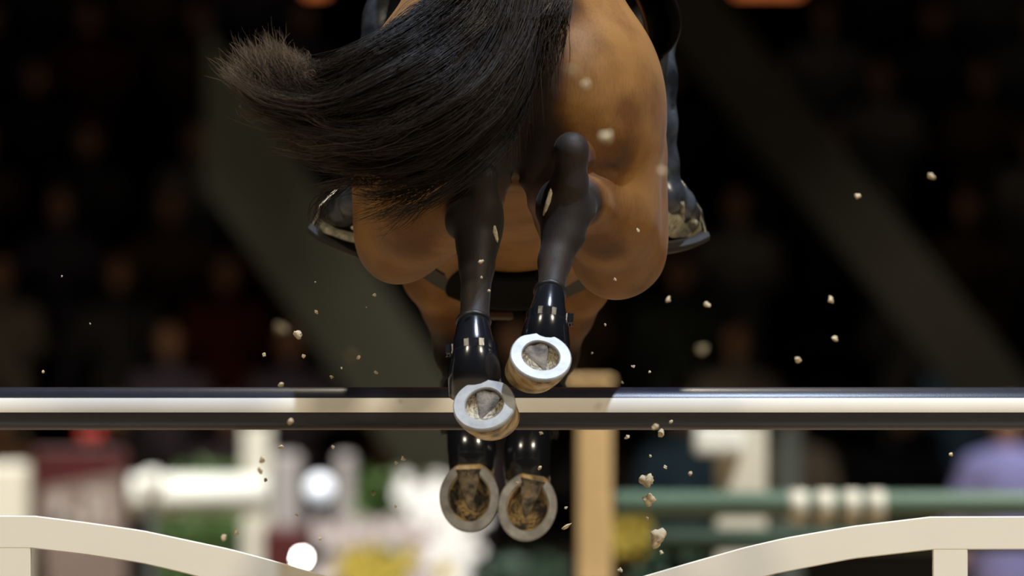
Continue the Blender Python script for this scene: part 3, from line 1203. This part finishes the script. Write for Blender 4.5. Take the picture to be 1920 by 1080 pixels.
def flap(sx, name, pts_out, thick, m):
    """leather panel: rows from top to bottom; each row (y_px at rear, x rear px, x front px, Yrear, Yfront)"""
    V, F = [], []
    nr, nc = len(pts_out), 9
    for (yr, xr, xf, Yr, Yf) in pts_out:
        for j in range(nc):
            t = j / (nc - 1)
            bulge = math.sin(t * math.pi) * 6
            x = xr + (xf - xr) * t + bulge * sx
            Y = Yr + (Yf - Yr) * t
            V.append(W(x, yr, Y))
    for i in range(nr - 1):
        for j in range(nc - 1):
            a = i * nc + j
            F.append((a, a + 1, a + nc + 1, a + nc))
    o = mesh_obj(name, V, F, m, saddle, True)
    md = o.modifiers.new('thick', 'SOLIDIFY')
    md.thickness = thick
    md.offset = 0
    sb = o.modifiers.new('round', 'SUBSURF')
    sb.levels = sb.render_levels = 2
    return o


flap(1, 'flap', [(-210, 1080, 1090, .36, .80), (-120, 1175, 1170, .32, .86), (-50, 1238, 1200, .31, .90), (0, 1268, 1215, .31, .92), (42, 1280, 1222, .33, .92), (78, 1270, 1222, .38, .90), (98, 1252, 1222, .46, .86), (106, 1236, 1222, .58, .78)], 0.010, M['leather_matte'])
flap(1, 'panel', [(-200, 1085, 1090, .44, .78), (-100, 1140, 1150, .42, .82), (-20, 1188, 1185, .42, .84), (30, 1209, 1198, .44, .84), (60, 1213, 1203, .48, .80), (80, 1212, 1206, .55, .75)], 0.012, M['leather_brown'])
flap(-1, 'flap', [(-210, 842, 832, .42, .80), (-120, 785, 775, .40, .86), (-50, 765, 735, .40, .90), (0, 757, 722, .41, .92), (38, 742, 716, .43, .92), (70, 730, 712, .47, .90), (97, 722, 712, .62, .78)], 0.010, M['leather_matte'])
# girth band around the barrel and belly guard
gc = W(962, 262, 0.78)


def barrel_arc(a0, a1, Y0, Y1, off, name, m, th=0.008, nA=28, nY=7, taper=0.0, parent=None):
    V, F = [], []
    for i in range(nY):
        t = i / (nY - 1)
        Y = Y0 + (Y1 - Y0) * t
        zc = W(962, np.interp(Y, [.05, .40, .80, 1.15], [150, 205, 290, 270]), Y)
        r = np.interp(Y, [.05, .40, .80, 1.15], [200, 215, 258, 205]) * S(Y)
        sh = 1 - taper * (2 * t - 1) ** 2
        for j in range(nA):
            g = math.radians((a0 + a1) / 2 + ((a1 - a0) / 2) * (2 * j / (nA - 1) - 1) * sh)
            V.append((zc.x + math.sin(g) * (r + off), Y, zc.z - math.cos(g) * (r + off)))
    for i in range(nY - 1):
        for j in range(nA - 1):
            a = i * nA + j
            F.append((a, a + 1, a + nA + 1, a + nA))
    o = mesh_obj(name, V, F, m, parent or saddle, True)
    md = o.modifiers.new('thick', 'SOLIDIFY')
    md.thickness = th
    md.offset = 0
    return o


barrel_arc(-100, 100, .70, .80, .030, 'girth', M['leather_matte'], nA=48)
barrel_arc(-26, 19, .60, .90, .038, 'belly_guard', M['guard'], th=.012, nY=11, taper=.35)
barrel_arc(-12, 9, .90, .925, .044, 'guard_edge', M['leather_brown'], th=.016)
p = W(940, 590, .90)
box('breastplate_ring', (p.x - .026, p.y - .01, p.z - .011), (p.x + .026, p.y + .015, p.z + .008), M['leather_brown'], saddle, .005)

# ================================================================== RIDER
rider = empty('person', W(962, -60, .62))
tag(rider, 'rider in black boots astride the bay horse, feet in the stirrups', 'person')


def blob_part(name, prims, h, m):
    b = Blob()
    for q in prims:
        b.cone(W(*q[0]), W(*q[1]), q[2] * S(q[0][2]), q[3] * S(q[1][2]), q[4] if len(q) > 4 else .025)
    return b.mesh(name, h, m, rider)


# body (head, neck, hands): crouched forward over the neck, above the picture
blob_part('body', [((962, -560, .95), (962, -640, 1.05), 52, 50), ((962, -640, 1.05), (962, -700, 1.10), 78, 84, .04), ((962, -655, 1.16), (962, -640, 1.19), 40, 36, .04),
                   ((905, -655, 1.10), (1019, -655, 1.10), 10, 10, .02), ((962, -665, 1.22), (962, -650, 1.235), 11, 13, .02),
                   ((962, -560, .95), (962, -300, .70), 60, 60, .05), ((790, -280, 1.15), (930, -270, 1.32), 36, 34, .05), ((1134, -280, 1.15), (994, -270, 1.32), 36, 34, .05),
                   ((930, -560, .95), (795, -470, .95), 40, 40, .05), ((994, -560, .95), (1129, -470, .95), 40, 40, .05), ((795, -470, .95), (790, -280, 1.15), 38, 34, .05), ((1129, -470, .95), (1134, -280, 1.15), 38, 34, .05),
                   ] + [((930 + s * 0, -270, 1.32), (936 + i * 8, -262 + i * 6, 1.40 - i * .008), 12, 9, .012) for s in (0,) for i in range(4)]
          + [((994, -270, 1.32), (988 - i * 8, -262 + i * 6, 1.40 - i * .008), 12, 9, .012) for i in range(4)], 0.011, M['skin'])
blob_part('jacket', [((962, -520, .92), (962, -260, .62), 150, 140, .08), ((880, -530, .93), (1044, -530, .93), 90, 90, .08), ((860, -540, .94), (790, -450, .96), 66, 58, .05), ((790, -450, .96), (800, -300, 1.13), 56, 44, .05),
                     ((1064, -540, .94), (1134, -450, .96), 66, 58, .05), ((1134, -450, .96), (1124, -300, 1.13), 56, 44, .05), ((962, -260, .62), (962, -200, .50), 150, 120, .06)], 0.012, M['jacket'])
blob_part('breeches', [((905, -230, .55), (1019, -230, .55), 125, 125, .08), ((880, -220, .60), (770, -60, .95), 105, 70, .06), ((1044, -220, .60), (1158, -80, .95), 105, 70, .06),
                       ((770, -60, .95), (745, 0, .82), 62, 52, .05), ((1158, -80, .95), (1196, -10, .85), 62, 52, .05)], 0.011, M['breeches'])
hb = Blob()
hb.ell(W(962, -712, 1.10), [0.118, 0.135, 0.098], .02)
hb.ell(W(962, -695, 1.20), [0.088, 0.085, 0.014], .02)
hb.mesh('helmet', 0.009, M['leather_matte'], rider)


def boot(shaft, foot, solepts, thick, lab, folds, m='bootgrey'):
    b = Blob()
    for i in range(len(shaft) - 1):
        p0, r0 = shaft[i]
        p1, r1 = shaft[i + 1]
        b.cone(W(*p0), W(*p1), r0 * S(p0[2]), r1 * S(p1[2]), .03)
    for i in range(len(foot) - 1):
        p0, r0 = foot[i]
        p1, r1 = foot[i + 1]
        b.cone(W(*p0), W(*p1), r0 * S(p0[2]), r1 * S(p1[2]), .02)
    for (p0, p1, r) in folds:
        b.cone(W(*p0), W(*p1), r * S(p0[2]), r * S(p1[2]), .012, 0, True)
    o = b.mesh('riding_boot', 0.0045, M[m], rider)
    o['label'] = lab
    # sole: dusty slab below the foot, built from an outline swept along its own normal
    P = [W(*q) for q in solepts]
    nrm = (P[1] - P[0]).cross(P[2] - P[0]).normalized()
    t = nrm * thick
    rings = [[q + t * f for q in P] for f in (-.5, .5)]
    so_ = loft('sole', rings, M['dust'], o, smooth=False)
    bv = so_.modifiers.new('round', 'BEVEL')
    bv.width = .004
    bv.segments = 2
    return o


# right boot
boot([((1192, -40, .84), 56), ((1206, 60, .70), 58), ((1212, 150, .63), 54), ((1222, 230, .62), 44), ((1233, 310, .63), 36), ((1236, 350, .64), 34)],
     [((1236, 350, .64), 36), ((1246, 368, .63), 34), ((1268, 385, .70), 34), ((1286, 404, .78), 28), ((1294, 412, .82), 22)],
     [(1236, 356, .594), (1262, 360, .594), (1283, 382, .615), (1284, 404, .67), (1312, 418, .76), (1317, 428, .80), (1300, 440, .80), (1262, 444, .70), (1244, 436, .62), (1234, 400, .594)], .016,
     'dusty grey black boot, right foot', [((1215, 214, .575), (1262, 205, .60), 4)])
# left boot
boot([((748, -40, .84), 56), ((736, 40, .70), 52), ((718, 120, .64), 50), ((700, 220, .62), 42), ((686, 310, .63), 36), ((678, 345, .64), 34)],
     [((678, 345, .64), 36), ((668, 372, .64), 34), ((645, 392, .70), 32), ((625, 402, .78), 27), ((616, 405, .82), 21)],
     [(597, 411, .80), (640, 424, .79), (694, 438, .77), (696, 456, .64), (650, 446, .64), (608, 431, .69), (598, 422, .75)], .015,
     'shiny black boot, left foot', [((690, 62, .60), (770, 52, .60), 7), ((685, 20, .62), (770, 5, .62), 6), ((680, 250, .60), (740, 262, .60), 6), ((634, 340, .62), (636, 420, .66), 4)])


def stirrup(pts_tread, top, lab):
    """iron: tread bar with two branches meeting at an eye, on a leather"""
    P = [W(*q) for q in pts_tread]
    T = W(*top)
    st = tube('stirrup', [P[0], P[0].lerp(T, .35) + (P[0] - P[-1]).normalized() * .018, P[0].lerp(T, .75) + (P[0] - P[-1]).normalized() * .01, T,
                          P[-1].lerp(T, .75) - (P[0] - P[-1]).normalized() * .01, P[-1].lerp(T, .35) - (P[0] - P[-1]).normalized() * .018, P[-1]], .0055, M['steel'], saddle)
    st['label'] = lab
    R = []
    d = (P[-1] - P[0]).normalized()
    y = Vector((0, 1, 0))
    y = (y - d * y.dot(d)).normalized()
    up = y.cross(d)
    if up.z < 0:
        up = -up
    Q = catmull([tuple(q) for q in P], 11)
    for q in Q:
        c = Vector(q)
        R.append([c - y * .030 + up * .007, c - y * .036 - up * .004, c - y * .024 - up * .013, c + y * .024 - up * .013, c + y * .032, c + y * .028 + up * .007])
    tr = loft('tread', R, M['tread'], st, smooth=False)
    R2 = []
    for q in Q[1:-1]:
        c = Vector(q) + up * .0095
        R2.append([c - y * .026 + up * .003, c - y * .026 - up * .003, c + y * .026 - up * .003, c + y * .026 + up * .003])
    loft('rubber_pad', R2, M['treadrubber'], st, smooth=False)
    tube('stirrup_leather', [T, T.lerp(W(top[0] * .4 + 962 * .6, -60, .74), .5), W(top[0] * .4 + 962 * .6, -60, .74)], .007, M['leather_matte'], saddle)
    return st


stirrup([(1322, 442, .74), (1300, 453, .73), (1270, 461, .72), (1235, 466, .71)], (1258, 318, .74), 'right stirrup iron')
stirrup([(586, 428, .74), (606, 444, .73), (640, 460, .72), (676, 474, .71)], (664, 330, .74), 'left stirrup iron')

# ================================================================== FLYING SAND CLODS
CL = []
for v in range(5):
    bm = bmesh.new()
    bmesh.ops.create_icosphere(bm, subdivisions=3, radius=1)
    r2 = np.random.default_rng(v + 30)
    ph = r2.uniform(0, 6, 6)
    for q in bm.verts:
        c = q.co
        f = 1 + .28 * math.sin(2.3 * c.x + ph[0]) * math.sin(2.9 * c.y + ph[1]) + .22 * math.sin(4.1 * c.z + ph[2] + 2 * c.x) + .16 * math.sin(8 * c.x + ph[3]) * math.cos(7 * c.y + ph[4]) + .10 * math.sin(13 * c.z + ph[5]) * math.sin(12 * c.x)
        q.co = c * f
    me = bpy.data.meshes.new('sand_clod')
    bm.to_mesh(me)
    bm.free()
    me.polygons.foreach_set('use_smooth', [True] * len(me.polygons))
    me.materials.append(M['clod'])
    CL.append(me)
# x, y, radius px, depth, label (None -> shared)
big = [
    (1213, 902, 13, -.25, 'large sand clod in the air left of the white post, under the rail'),
    (1216, 938, 10, -.25, 'crumbling sand clod just under the largest pair right of the timber post'),
    (1232, 1008, 15, -.25, 'largest sand clod, low above the right shoulder of the cream panel'),
    (559, 627, 7, -.3, 'bright sand clod beside the blurred disc left of the horse'),
    (527, 617, 10, -4.6, 'blurred round sand clod left of the horse above the rail'),
    (1100, 159, 8, -3.0, 'blurred sand clod in front of the right buttock, upper one'),
    (1137, 257, 10, -3.4, 'blurred sand clod in front of the right buttock, lower one'),
    (1240, 322, 6, -3.6, 'blurred sand clod at the right edge of the horse rump'),
    (1073, 132, 6, -4.2, 'faint blurred sand clod near the tail on the right buttock'),
    (1746, 331, 6, -1.6, 'sand clod alone in the dark at the far right'),
    (1062, 987, 6, -.2, 'long sand crumb between the right fore hoof and the timber post'),
    (1240, 812, 6, -.3, 'sand clod hanging at the lower edge of the rail on the right'),
    (658, 668, 7, -5.0, 'faint blurred sand clod over the grey stair wall'),
    (1316, 656, 7, -4.4, 'faint blurred sand clod right of the horse above the rail'),
]
small = [(569, 668, 4), (495, 665, 3.5), (622, 707, 3.5), (527, 721, 5), (593, 585, 4), (702, 553, 3.5), (672, 670, 4), (705, 698, 4), (545, 790, 6), (527, 838, 5), (624, 838, 4), (492, 862, 6), (488, 882, 6), (498, 900, 3.5),
         (700, 925, 5), (756, 860, 5), (743, 868, 4), (419, 1008, 6), (443, 999, 4), (556, 965, 3.5), (600, 1010, 3.5), (81, 697, 3), (169, 607, 1.8), (116, 518, 1.8),
         (1187, 687, 3.5), (1218, 697, 3), (1167, 717, 3), (1228, 800, 6), (1258, 791, 4), (1176, 820, 5), (1219, 855, 3), (1247, 876, 4), (1294, 888, 4), (1326, 571, 6), (1558, 562, 7), (1565, 635, 7), (1496, 675, 6), (1253, 562, 6), (1608, 368, 6), (1783, 852, 4),
         (1163, 1069, 5), (1240, 1036, 4), (1214, 972, 3), (1061, 952, 3), (902, 491, 5), (903, 520, 3), (917, 545, 3), (1196, 432, 4), (1153, 524, 3), (687, 576, 1.6), (591, 529, 1.6), (640, 690, 2.2), (970, 905, 3), (1012, 877, 4), (1015, 812, 4), (925, 812, 3), (742, 949, 3), (1135, 609, 2.5), (1110, 662, 2.2)]
for i, (x, y, r, Y, lab) in enumerate(big):
    o = bpy.data.objects.new('sand_clod', CL[i % 5])
    COL.objects.link(o)
    o.location = W(x, y, Y)
    s = r * S(Y)
    o.scale = (s, s, s * (1 if 'long' not in lab else .55))
    if 'long' in lab:
        o.scale = (s * 1.7, s * .6, s * .5)
        o.rotation_euler = (0, -.6, 0)
    else:
        o.rotation_euler = tuple(rng.uniform(0, 6, 3))
    tag(o, lab, 'sand clod', 'sand clods flying in the air')
for i, (x, y, r) in enumerate(small):
    o = bpy.data.objects.new('sand_crumb', CL[i % 5])
    COL.objects.link(o)
    Y = -.62 + rng.uniform(-.1, .1) if 860 < x < 1060 and y < 600 else (-.25 + rng.normal(0, .25) if r < 5.5 else -1.2)
    o.location = W(x, y, Y)
    s = r * S(Y) * .85
    o.scale = (s, s, s * rng.uniform(.75, 1.1))
    o.rotation_euler = tuple(rng.uniform(0, 6, 3))
    side = 'left of' if x < 840 else ('right of' if x > 1075 else 'in front of')
    vert = 'above the rail' if y < 735 else 'at or below the rail'
    tag(o, 'small sand crumb flying %s the horse, %s' % (side, vert), 'sand crumb', 'small sand crumbs %s the horse, %s' % (side, vert))

# ================================================================== BACKGROUND OBSTACLES (far behind, on the sand)
YB = 26.0


def bpost(name, label, cat, x0, x1, ytop, m, Y=YB, cap=None, depth=.12, foot=True):
    a, b = W(x0, ytop, Y), W(x1, ytop, Y)
    r = empty(name, ((a.x + b.x) / 2, Y, 0))
    tag(r, label, cat)
    box('post', (a.x, Y - depth / 2, .05), (b.x, Y + depth / 2, a.z), m, r, .008)
    w = (b.x - a.x)
    box('foot', (a.x - .3, Y - .06, 0), (b.x + .3, Y + .06, .08), m, r, .01)
    box('foot', (a.x + w * .2, Y - .4, 0), (b.x - w * .2, Y + .4, .06), m, r, .01)
    if cap:
        c0, c1, cy = cap
        p0, p1 = W(c0, cy, Y), W(c1, cy, Y)
        box('cap', (p0.x, Y - depth * .7, a.z - .0), (p1.x, Y + depth * .7, p0.z), m, r, .01)
    return r


def bar(name, label, cat, x0, x1, yc, rpx, m, Y=YB, bands=()):
    a, b = W(x0, yc, Y), W(x1, yc, Y)
    r = empty(name, ((a.x + b.x) / 2, Y, a.z))
    tag(r, label, cat)
    R = rpx * S(Y)
    tube('pole', [a, a.lerp(b, .01), a.lerp(b, .99), b], [R * .9, R, R, R * .9], m, r, n=20)
    return r


bpost('jump_standard', 'pale timber jump post with a flat cap behind the horse', 'jump post', 1082, 1146, 722, M['wood'], Y=12.0, cap=(1056, 1150, 706))
wp = bpost('jump_standard', 'broad white jump post with a head block behind the green rail', 'jump post', 1342, 1436, 800, M['offwhite'], Y=14.5)
p0, p1 = W(1300, 800, 14.4), W(1395, 852, 14.4)
box('wing_block', (p0.x, 14.25, p1.z), (p1.x, 14.44, p0.z), M['white'], wp, .02)
bpost('jump_standard', 'narrow white jump post beyond the white rail on the left', 'jump post', 456, 508, 798, M['offwhite'], Y=26.4)
bpost('jump_standard', 'dull grey green jump post right of the broad white post', 'jump post', 1462, 1498, 800, M['greygreen'], Y=27.5)
gr = bar('jump_rail', 'dull green jump rail with four cream collars across the right background', 'rail', 1150, 2400, 945, 24, M['green'], Y=11.0)
for x in (1496, 1546, 1596, 1642):
    a, b = W(x - 17, 950, 11.0), W(x + 17, 950, 11.0)
    R = 31 * S(11.0)
    tube('collar', [a, a.lerp(b, .08), a.lerp(b, .92), b], [R * .88, R, R, R * .88], M['offwhite'], gr, n=20)
bar('jump_rail', 'thick white horizontal jump rail across the left background', 'rail', 246, 500, 927, 36, M['white'], Y=25.8)
bar('jump_rail', 'lower dark green jump rail in the right background', 'rail', 1150, 2400, 1012, 22, M['leafdark'], Y=13.0)
# red advertising wing with faded lettered panel
rb = empty('advertising_board', (W(150, 900, YB).x, YB, 0))
tag(rb, 'dark red board with a slanted faded lettered panel at left', 'board')
a, b = W(66, 842, YB), W(238, 842, YB)
box('backing', (a.x, YB - .04, 0), (b.x, YB + .04, a.z), M['red'], rb, .01)
T = [W(72, 916, YB - .05), W(206, 892, YB - .05), W(236, 886, YB - .05), W(236, 1110, YB - .05), W(72, 1110, YB - .05)]
mesh_obj('panel', [(q.x, YB - .048, q.z) for q in T] + [(q.x, YB - .0395, q.z) for q in T], [(0, 1, 2, 3, 4), (9, 8, 7, 6, 5)] + [(i, (i + 1) % 5, 5 + (i + 1) % 5, 5 + i) for i in range(5)], M['pinkgrey'], rb)
for (x0, y0, x1, y1) in ((98, 926, 124, 985), (160, 918, 205, 936), (158, 930, 180, 985), (192, 935, 210, 990), (105, 962, 150, 985)):
    c0, c1 = W(x0, y1, YB), W(x1, y0, YB)
    box('letter_stroke', (c0.x, YB - .053, c0.z), (c1.x, YB - .0478, c1.z), M['letter'], rb)
# red flag on the wing
fl = empty('marker_flag', W(168, 842, YB + .1))
tag(fl, 'small bright red flag above the dark red board', 'flag')
q0 = W(168, 846, YB + .1)
tube('staff', [Vector((q0.x, q0.y, 0)), Vector((q0.x, q0.y, W(168, 790, YB).z))], .008, M['stand'], fl, n=8)
V = []
for i in range(9):
    f = i / 8
    for g in (0, 1):
        q = W(150 + 42 * f, 803 + 28 * g, YB + .1)
        V.append((q.x, q.y + .015 * math.sin(6 * f), q.z))
o = mesh_obj('cloth', V, [(2 * i, 2 * i + 1, 2 * i + 3, 2 * i + 2) for i in range(8)], M['brightred'], fl, True)
md = o.modifiers.new('thick', 'SOLIDIFY'); md.thickness = .004
# pale panel at the left picture edge
a, b = W(-60, 868, 25.7), W(58, 868, 25.7)
o = box('jump_block', (a.x, 25.6, 0), (b.x, 25.8, a.z), M['offwhite'], None, .03)
tag(o, 'pale block at the far left edge beside the dark red board', 'jump block')
a, b = W(512, 850, 26.2), W(566, 850, 26.2)
o = box('jump_block', (a.x, 26.1, 0), (b.x, 26.3, a.z), M['greyblock'], None, .03)
tag(o, 'narrow lilac grey block right of the white rail', 'jump block')
a, b = W(492, 985, 25.4), W(582, 985, 25.4)
o = box('jump_block', (a.x, 25.3, 0), (b.x, 25.5, a.z), M['red'], None, .03)
tag(o, 'low dark red block in front of the narrow grey block', 'jump block')
a, b = W(628, 850, 26.5), W(664, 850, 26.5)
o = box('jump_block', (a.x, 26.7, 0), (b.x, 26.9, a.z), M['greyblock'], None, .03)
tag(o, 'slim grey upright block left of the green shrub', 'jump block')

# hedges and flowers: core stem + leaves as one part each


def shrub(name, label, cat, x0, x1, ytop, Y, m, nleaf, depth=.35, leaf=.05, flower=None):
    a, b = W(x0, ytop, Y), W(x1, ytop, Y)
    zt = a.z
    r = empty(name, ((a.x + b.x) / 2, Y, 0))
    tag(r, label, cat)
    V, F = [], []
    rr = np.random.default_rng(abs(hash(label)) % 1000 if False else len(label) * 7)
    for i in range(nleaf):
        c = np.array([rr.uniform(a.x, b.x), Y + rr.uniform(-depth / 2, depth / 2), rr.uniform(max(.05, zt - 1.0), zt)])
        d = rr.normal(0, 1, 3); d /= np.linalg.norm(d)
        e = np.cross(d, rr.normal(0, 1, 3)); e /= np.linalg.norm(e) + 1e-9
        L_, w_ = leaf * rr.uniform(.7, 1.3), leaf * .42
        k = len(V)
        V += [c - d * L_, c + e * w_, c + d * L_, c - e * w_]
        F.append((k, k + 1, k + 2, k + 3))
    fo = mesh_obj('foliage', V, F, m, r)
    fo['kind'] = 'stuff'
    tube('stem', [Vector(((a.x + b.x) / 2, Y, 0)), Vector(((a.x + b.x) / 2, Y, zt * .8))], .03, M['leather_brown'], r, n=8)
    if flower:
        V, F = [], []
        for i in range(flower[1]):
            fx = rr.normal(0, .30)
            c = np.array([(a.x + b.x) / 2 + (b.x - a.x) * fx, Y - depth / 2 - rr.uniform(0, .05), zt - flower[2] * (rr.uniform(0, 1) ** .8 + .25 * abs(math.sin(fx * 9 + len(label)))) + .04])
            R_ = rr.uniform(.03, .055)
            for pt in range(5):
                g = 2 * math.pi * pt / 5 + i
                k = len(V)
                o1 = np.array([math.cos(g), -.25, math.sin(g)]) * R_
                o2 = np.array([math.cos(g + .7), -.1, math.sin(g + .7)]) * R_ * .8
                o3 = np.array([math.cos(g - .7), -.1, math.sin(g - .7)]) * R_ * .8
                V += [c, c + o2, c + o1 * 1.15, c + o3]
                F.append((k, k + 1, k + 2, k + 3))
        bl = mesh_obj('blossom', V, F, flower[0], r)
        bl['kind'] = 'stuff'
    return r


shrub('hedge', 'mid green hedge above the thick white rail', 'hedge', 330, 450, 872, 26.9, M['leaf'], 900)
shrub('hedge', 'low green hedge under the thick white rail', 'hedge', 290, 440, 972, 25.45, M['leaf'], 900)
shrub('shrub', 'bright green shrub between the pale blocks and white flowers', 'shrub', 672, 760, 885, 26.3, M['leaf'], 800)
shrub('flowering_shrub', 'tall mass of white blossom left of the fore hooves', 'flowers', 775, 868, 892, 25.95, M['bloom_core'], 300, flower=(M['petal'], 520, .75))
shrub('flowering_shrub', 'low pink and white blossom below the green shrub', 'flowers', 640, 770, 980, 25.3, M['bloom_core'], 300, flower=(M['pinkpetal'], 420, .3))
shrub('flowering_shrub', 'yellow flowers at the lower edge left of the fore hooves', 'flowers', 635, 765, 1030, 24.8, M['bloom_core'], 300, flower=(M['yellow'], 60, .25))
shrub('flowering_shrub', 'small clump of yellow flowers right of the timber post', 'flowers', 1146, 1192, 966, 12.6, M['bloom_core'], 80, flower=(M['yellow'], 120, .14))
shrub('fir_bush', 'dark green fir bush below the fore hooves', 'shrub', 880, 1062, 1045, 25.0, M['leafdark'], 700)
shrub('fir_bush', 'dark green fir bush behind the right shoulder of the panel', 'shrub', 1190, 1330, 1020, 13.5, M['leafdark'], 700)

# round lamps standing among the flowers
for (x, y, r, lab, mm) in ((566, 1046, 6, 'brilliant round lamp low behind the cream panel', 'lamp'), (600, 915, 24, 'glowing white globe beside the narrow grey block', 'lampsoft'), (285, 905, 24, 'round white globe at the left end of the white rail', 'white')):
    Y = 24.55 if y > 1000 else (25.75 if x > 400 else 24.9)
    c = W(x, y, Y)
    e = empty('globe_lamp', (c.x, Y, 0))
    tag(e, lab, 'lamp')
    R = r * S(Y)
    pr = [(math.sin(math.pi * i / 14) * R, c.z - math.cos(math.pi * i / 14) * R) for i in range(15)]
    lathe('globe', (c.x, Y, 0), pr, M[mm], e)
    lathe('stand', (c.x, Y, 0), [(.14, 0), (.14, .03), (.03, .05), (.03, c.z - R * .97)], M['stand'], e)
for (x, lab) in ((592, 'dim amber lamp at the top edge left of the rider'), (1440, 'amber lamp at the top edge right of the rider')):
    c = W(x, -24, 31.5)
    e = empty('stand_lamp', c)
    tag(e, lab, 'lamp')
    wd_ = .07 if x < 1000 else .2
    box('glass', (c.x - wd_, 31.45, c.z - .045), (c.x + wd_, 31.55, c.z + .045), M['lampglow'], e, .02)
    tube('rod', [c + Vector((0, 0, .04)), c + Vector((0, 0, 3))], .02, M['stand'], e, n=8)

# spectators ----------------------------------------------------------------
pb = Blob()
for s in (-1, 1):
    pb.cone((s * .10, 0, .12), (s * .12, -.42, .13), .085, .07, .04)
    pb.cone((s * .12, -.42, .13), (s * .12, -.40, -.32), .06, .045, .03)
    pb.cone((s * .12, -.40, -.33), (s * .12, -.54, -.36), .045, .035, .02)
    pb.cone((s * .20, 0, .56), (s * .25, -.06, .33), .065, .05, .04)
    pb.cone((s * .25, -.06, .33), (s * .12, -.30, .26), .045, .04, .03)
pb.cone((0, 0, .14), (0, .02, .46), .15, .17, .05)
pb.cone((-.12, .02, .56), (.12, .02, .56), .08, .08, .05)
pb.cone((0, .01, .60), (0, -.01, .74), .055, .05, .03)
seat_mesh_obj = pb.mesh('person_body', .022, M['cloth'])
hd = Blob()
hd.ell((0, -.02, .82), (.078, .098, .118), .02)
hd.cone((0, -.115, .81), (0, -.12, .79), .013, .016, .015)
head_obj = hd.mesh('head', .016, M['skin'])
hr = Blob()
hr.ell((0, .012, .86), (.086, .098, .095), .02)
hair_obj = hr.mesh('hair', .016, M['leather_matte'])
protos = [seat_mesh_obj.data, head_obj.data, hair_obj.data]
for o in (seat_mesh_obj, head_obj, hair_obj):
    bpy.data.objects.remove(o)
PAL = [(.16, .02, .02), (.03, .04, .10), (.22, .20, .16), (.05, .05, .05), (.10, .06, .03), (.30, .28, .25), (.04, .10, .18), (.13, .11, .16), (.02, .02, .025), (.18, .10, .06), (.07, .09, .07)]


PNAME = ['dark red', 'navy', 'beige', 'charcoal', 'brown', 'pale grey', 'blue', 'dull mauve', 'black', 'tan', 'grey green']
ORD = ['first', 'second', 'third', 'fourth', 'fifth', 'sixth', 'seventh', 'eighth', 'ninth']


def person(loc, col, label, group, rz=0.0):
    e = empty('person', loc)
    e.rotation_euler = (0, 0, rz)
    tag(e, label, 'person', group)
    for nm, me_ in zip(('clothes', 'head', 'hair'), protos):
        o = bpy.data.objects.new(nm, me_)
        COL.objects.link(o)
        o.parent = e
        o.color = (*col, 1)
    return e


k = 0
for i in range(ROWS - 1):
    Y = 33.5 + .95 * i + .55
    z = .55 + .46 * i + .42
    sc_ = S(Y)
    xl = W(-420, 500, Y).x
    xr = W(2340, 500, Y).x
    nP = int((xr - xl) / .68)
    yy = 540 - ((z + .5 - 1.25) / (Y + 18.2) - math.tan(PITCH)) * FPX
    if yy < -120:
        continue
    for j in range(nP + 1):
        x = xl + (j + .5 * (i % 2)) * (xr - xl) / nP + rng.uniform(-.03, .03)
        if rng.random() < .18:
            continue
        ci = rng.integers(len(PAL))
        col = PAL[ci]
        f = rng.uniform(.6, 1.2)
        person((x, Y, z), tuple(c * f for c in col), 'spectator in %s in the %s row of the dark blurred grandstand' % (PNAME[ci], ORD[i]), 'seated spectators in the dark grandstand', rng.uniform(-.15, .15))
        k += 1
# folding seats under every row (a bench per row)
for i in range(ROWS - 1):
    Y = 33.5 + .95 * i + .55
    z = .55 + .46 * i
    be = empty('grandstand_bench', (0, Y, z))
    tag(be, 'dark bench, %s row from the front of the blurred grandstand' % ORD[i], 'bench', 'bench rows of the grandstand')
    box('seat', (-10, Y - .16, z + .32), (10, Y + .2, z + .38), M['stand'], be, .01)
    for x in (-9.5, -5, 0, 5, 9.5):
        box('leg', (x - .03, Y - .1, z), (x + .03, Y + .14, z + .32), M['stand'], be)
# a standing bystander in lavender behind the green rail
bp = Blob()
q = W(1888, 900, 27.2)
zsh = W(1888, 868, 27.2).z
X0, Y0 = q.x, 27.2
for s in (-1, 1):
    bp.cone((X0 + s * .11, Y0, .06), (X0 + s * .10, Y0, zsh * .56), .06, .095, .03)
    bp.cone((X0 + s * .11, Y0, .05), (X0 + s * .13, Y0 - .15, .04), .05, .04, .02)
by = empty('person', (X0, Y0, 0))
tag(by, 'standing bystander in a lavender shirt behind the green rail at right', 'person')
bp.cone((X0, Y0, zsh * .55), (X0, Y0, zsh - .08), .17, .17, .06)
bp.cone((X0, Y0, zsh), (X0, Y0 - .02, zsh + .16), .05, .05, .03)
bp.ell((X0, Y0 - .03, zsh + .23), (.078, .098, .118), .03)
for s in (-1, 1):
    bp.cone((X0 + s * .1, Y0, zsh - .05), (X0 + s * .26, Y0, zsh - .30), .06, .05, .04)
    bp.cone((X0 + s * .26, Y0, zsh - .30), (X0 + s * .26, Y0 - .12, zsh - .52), .045, .04, .03)
bp.mesh('body', .016, M['skin'], by)
sh = Blob()
sh.cone((X0, Y0, zsh * .58), (X0, Y0, zsh - .10), .20, .20, .06)
sh.cone((X0 - .15, Y0, zsh - .04), (X0 + .15, Y0, zsh - .04), .09, .09, .06)
for s in (-1, 1):
    sh.cone((X0 + s * .17, Y0, zsh - .05), (X0 + s * .28, Y0, zsh - .30), .085, .075, .05)
sh.mesh('shirt', .016, mat('lavender_cotton', (.33, .33, .72), .85), by)
tr = Blob()
for s in (-1, 1):
    tr.cone((X0 + s * .11, Y0, .12), (X0 + s * .10, Y0, zsh * .56), .085, .12, .04)
tr.mesh('trousers', .018, mat('brown_trousers', (.08, .04, .03), .85), by)
print('spectators', k)
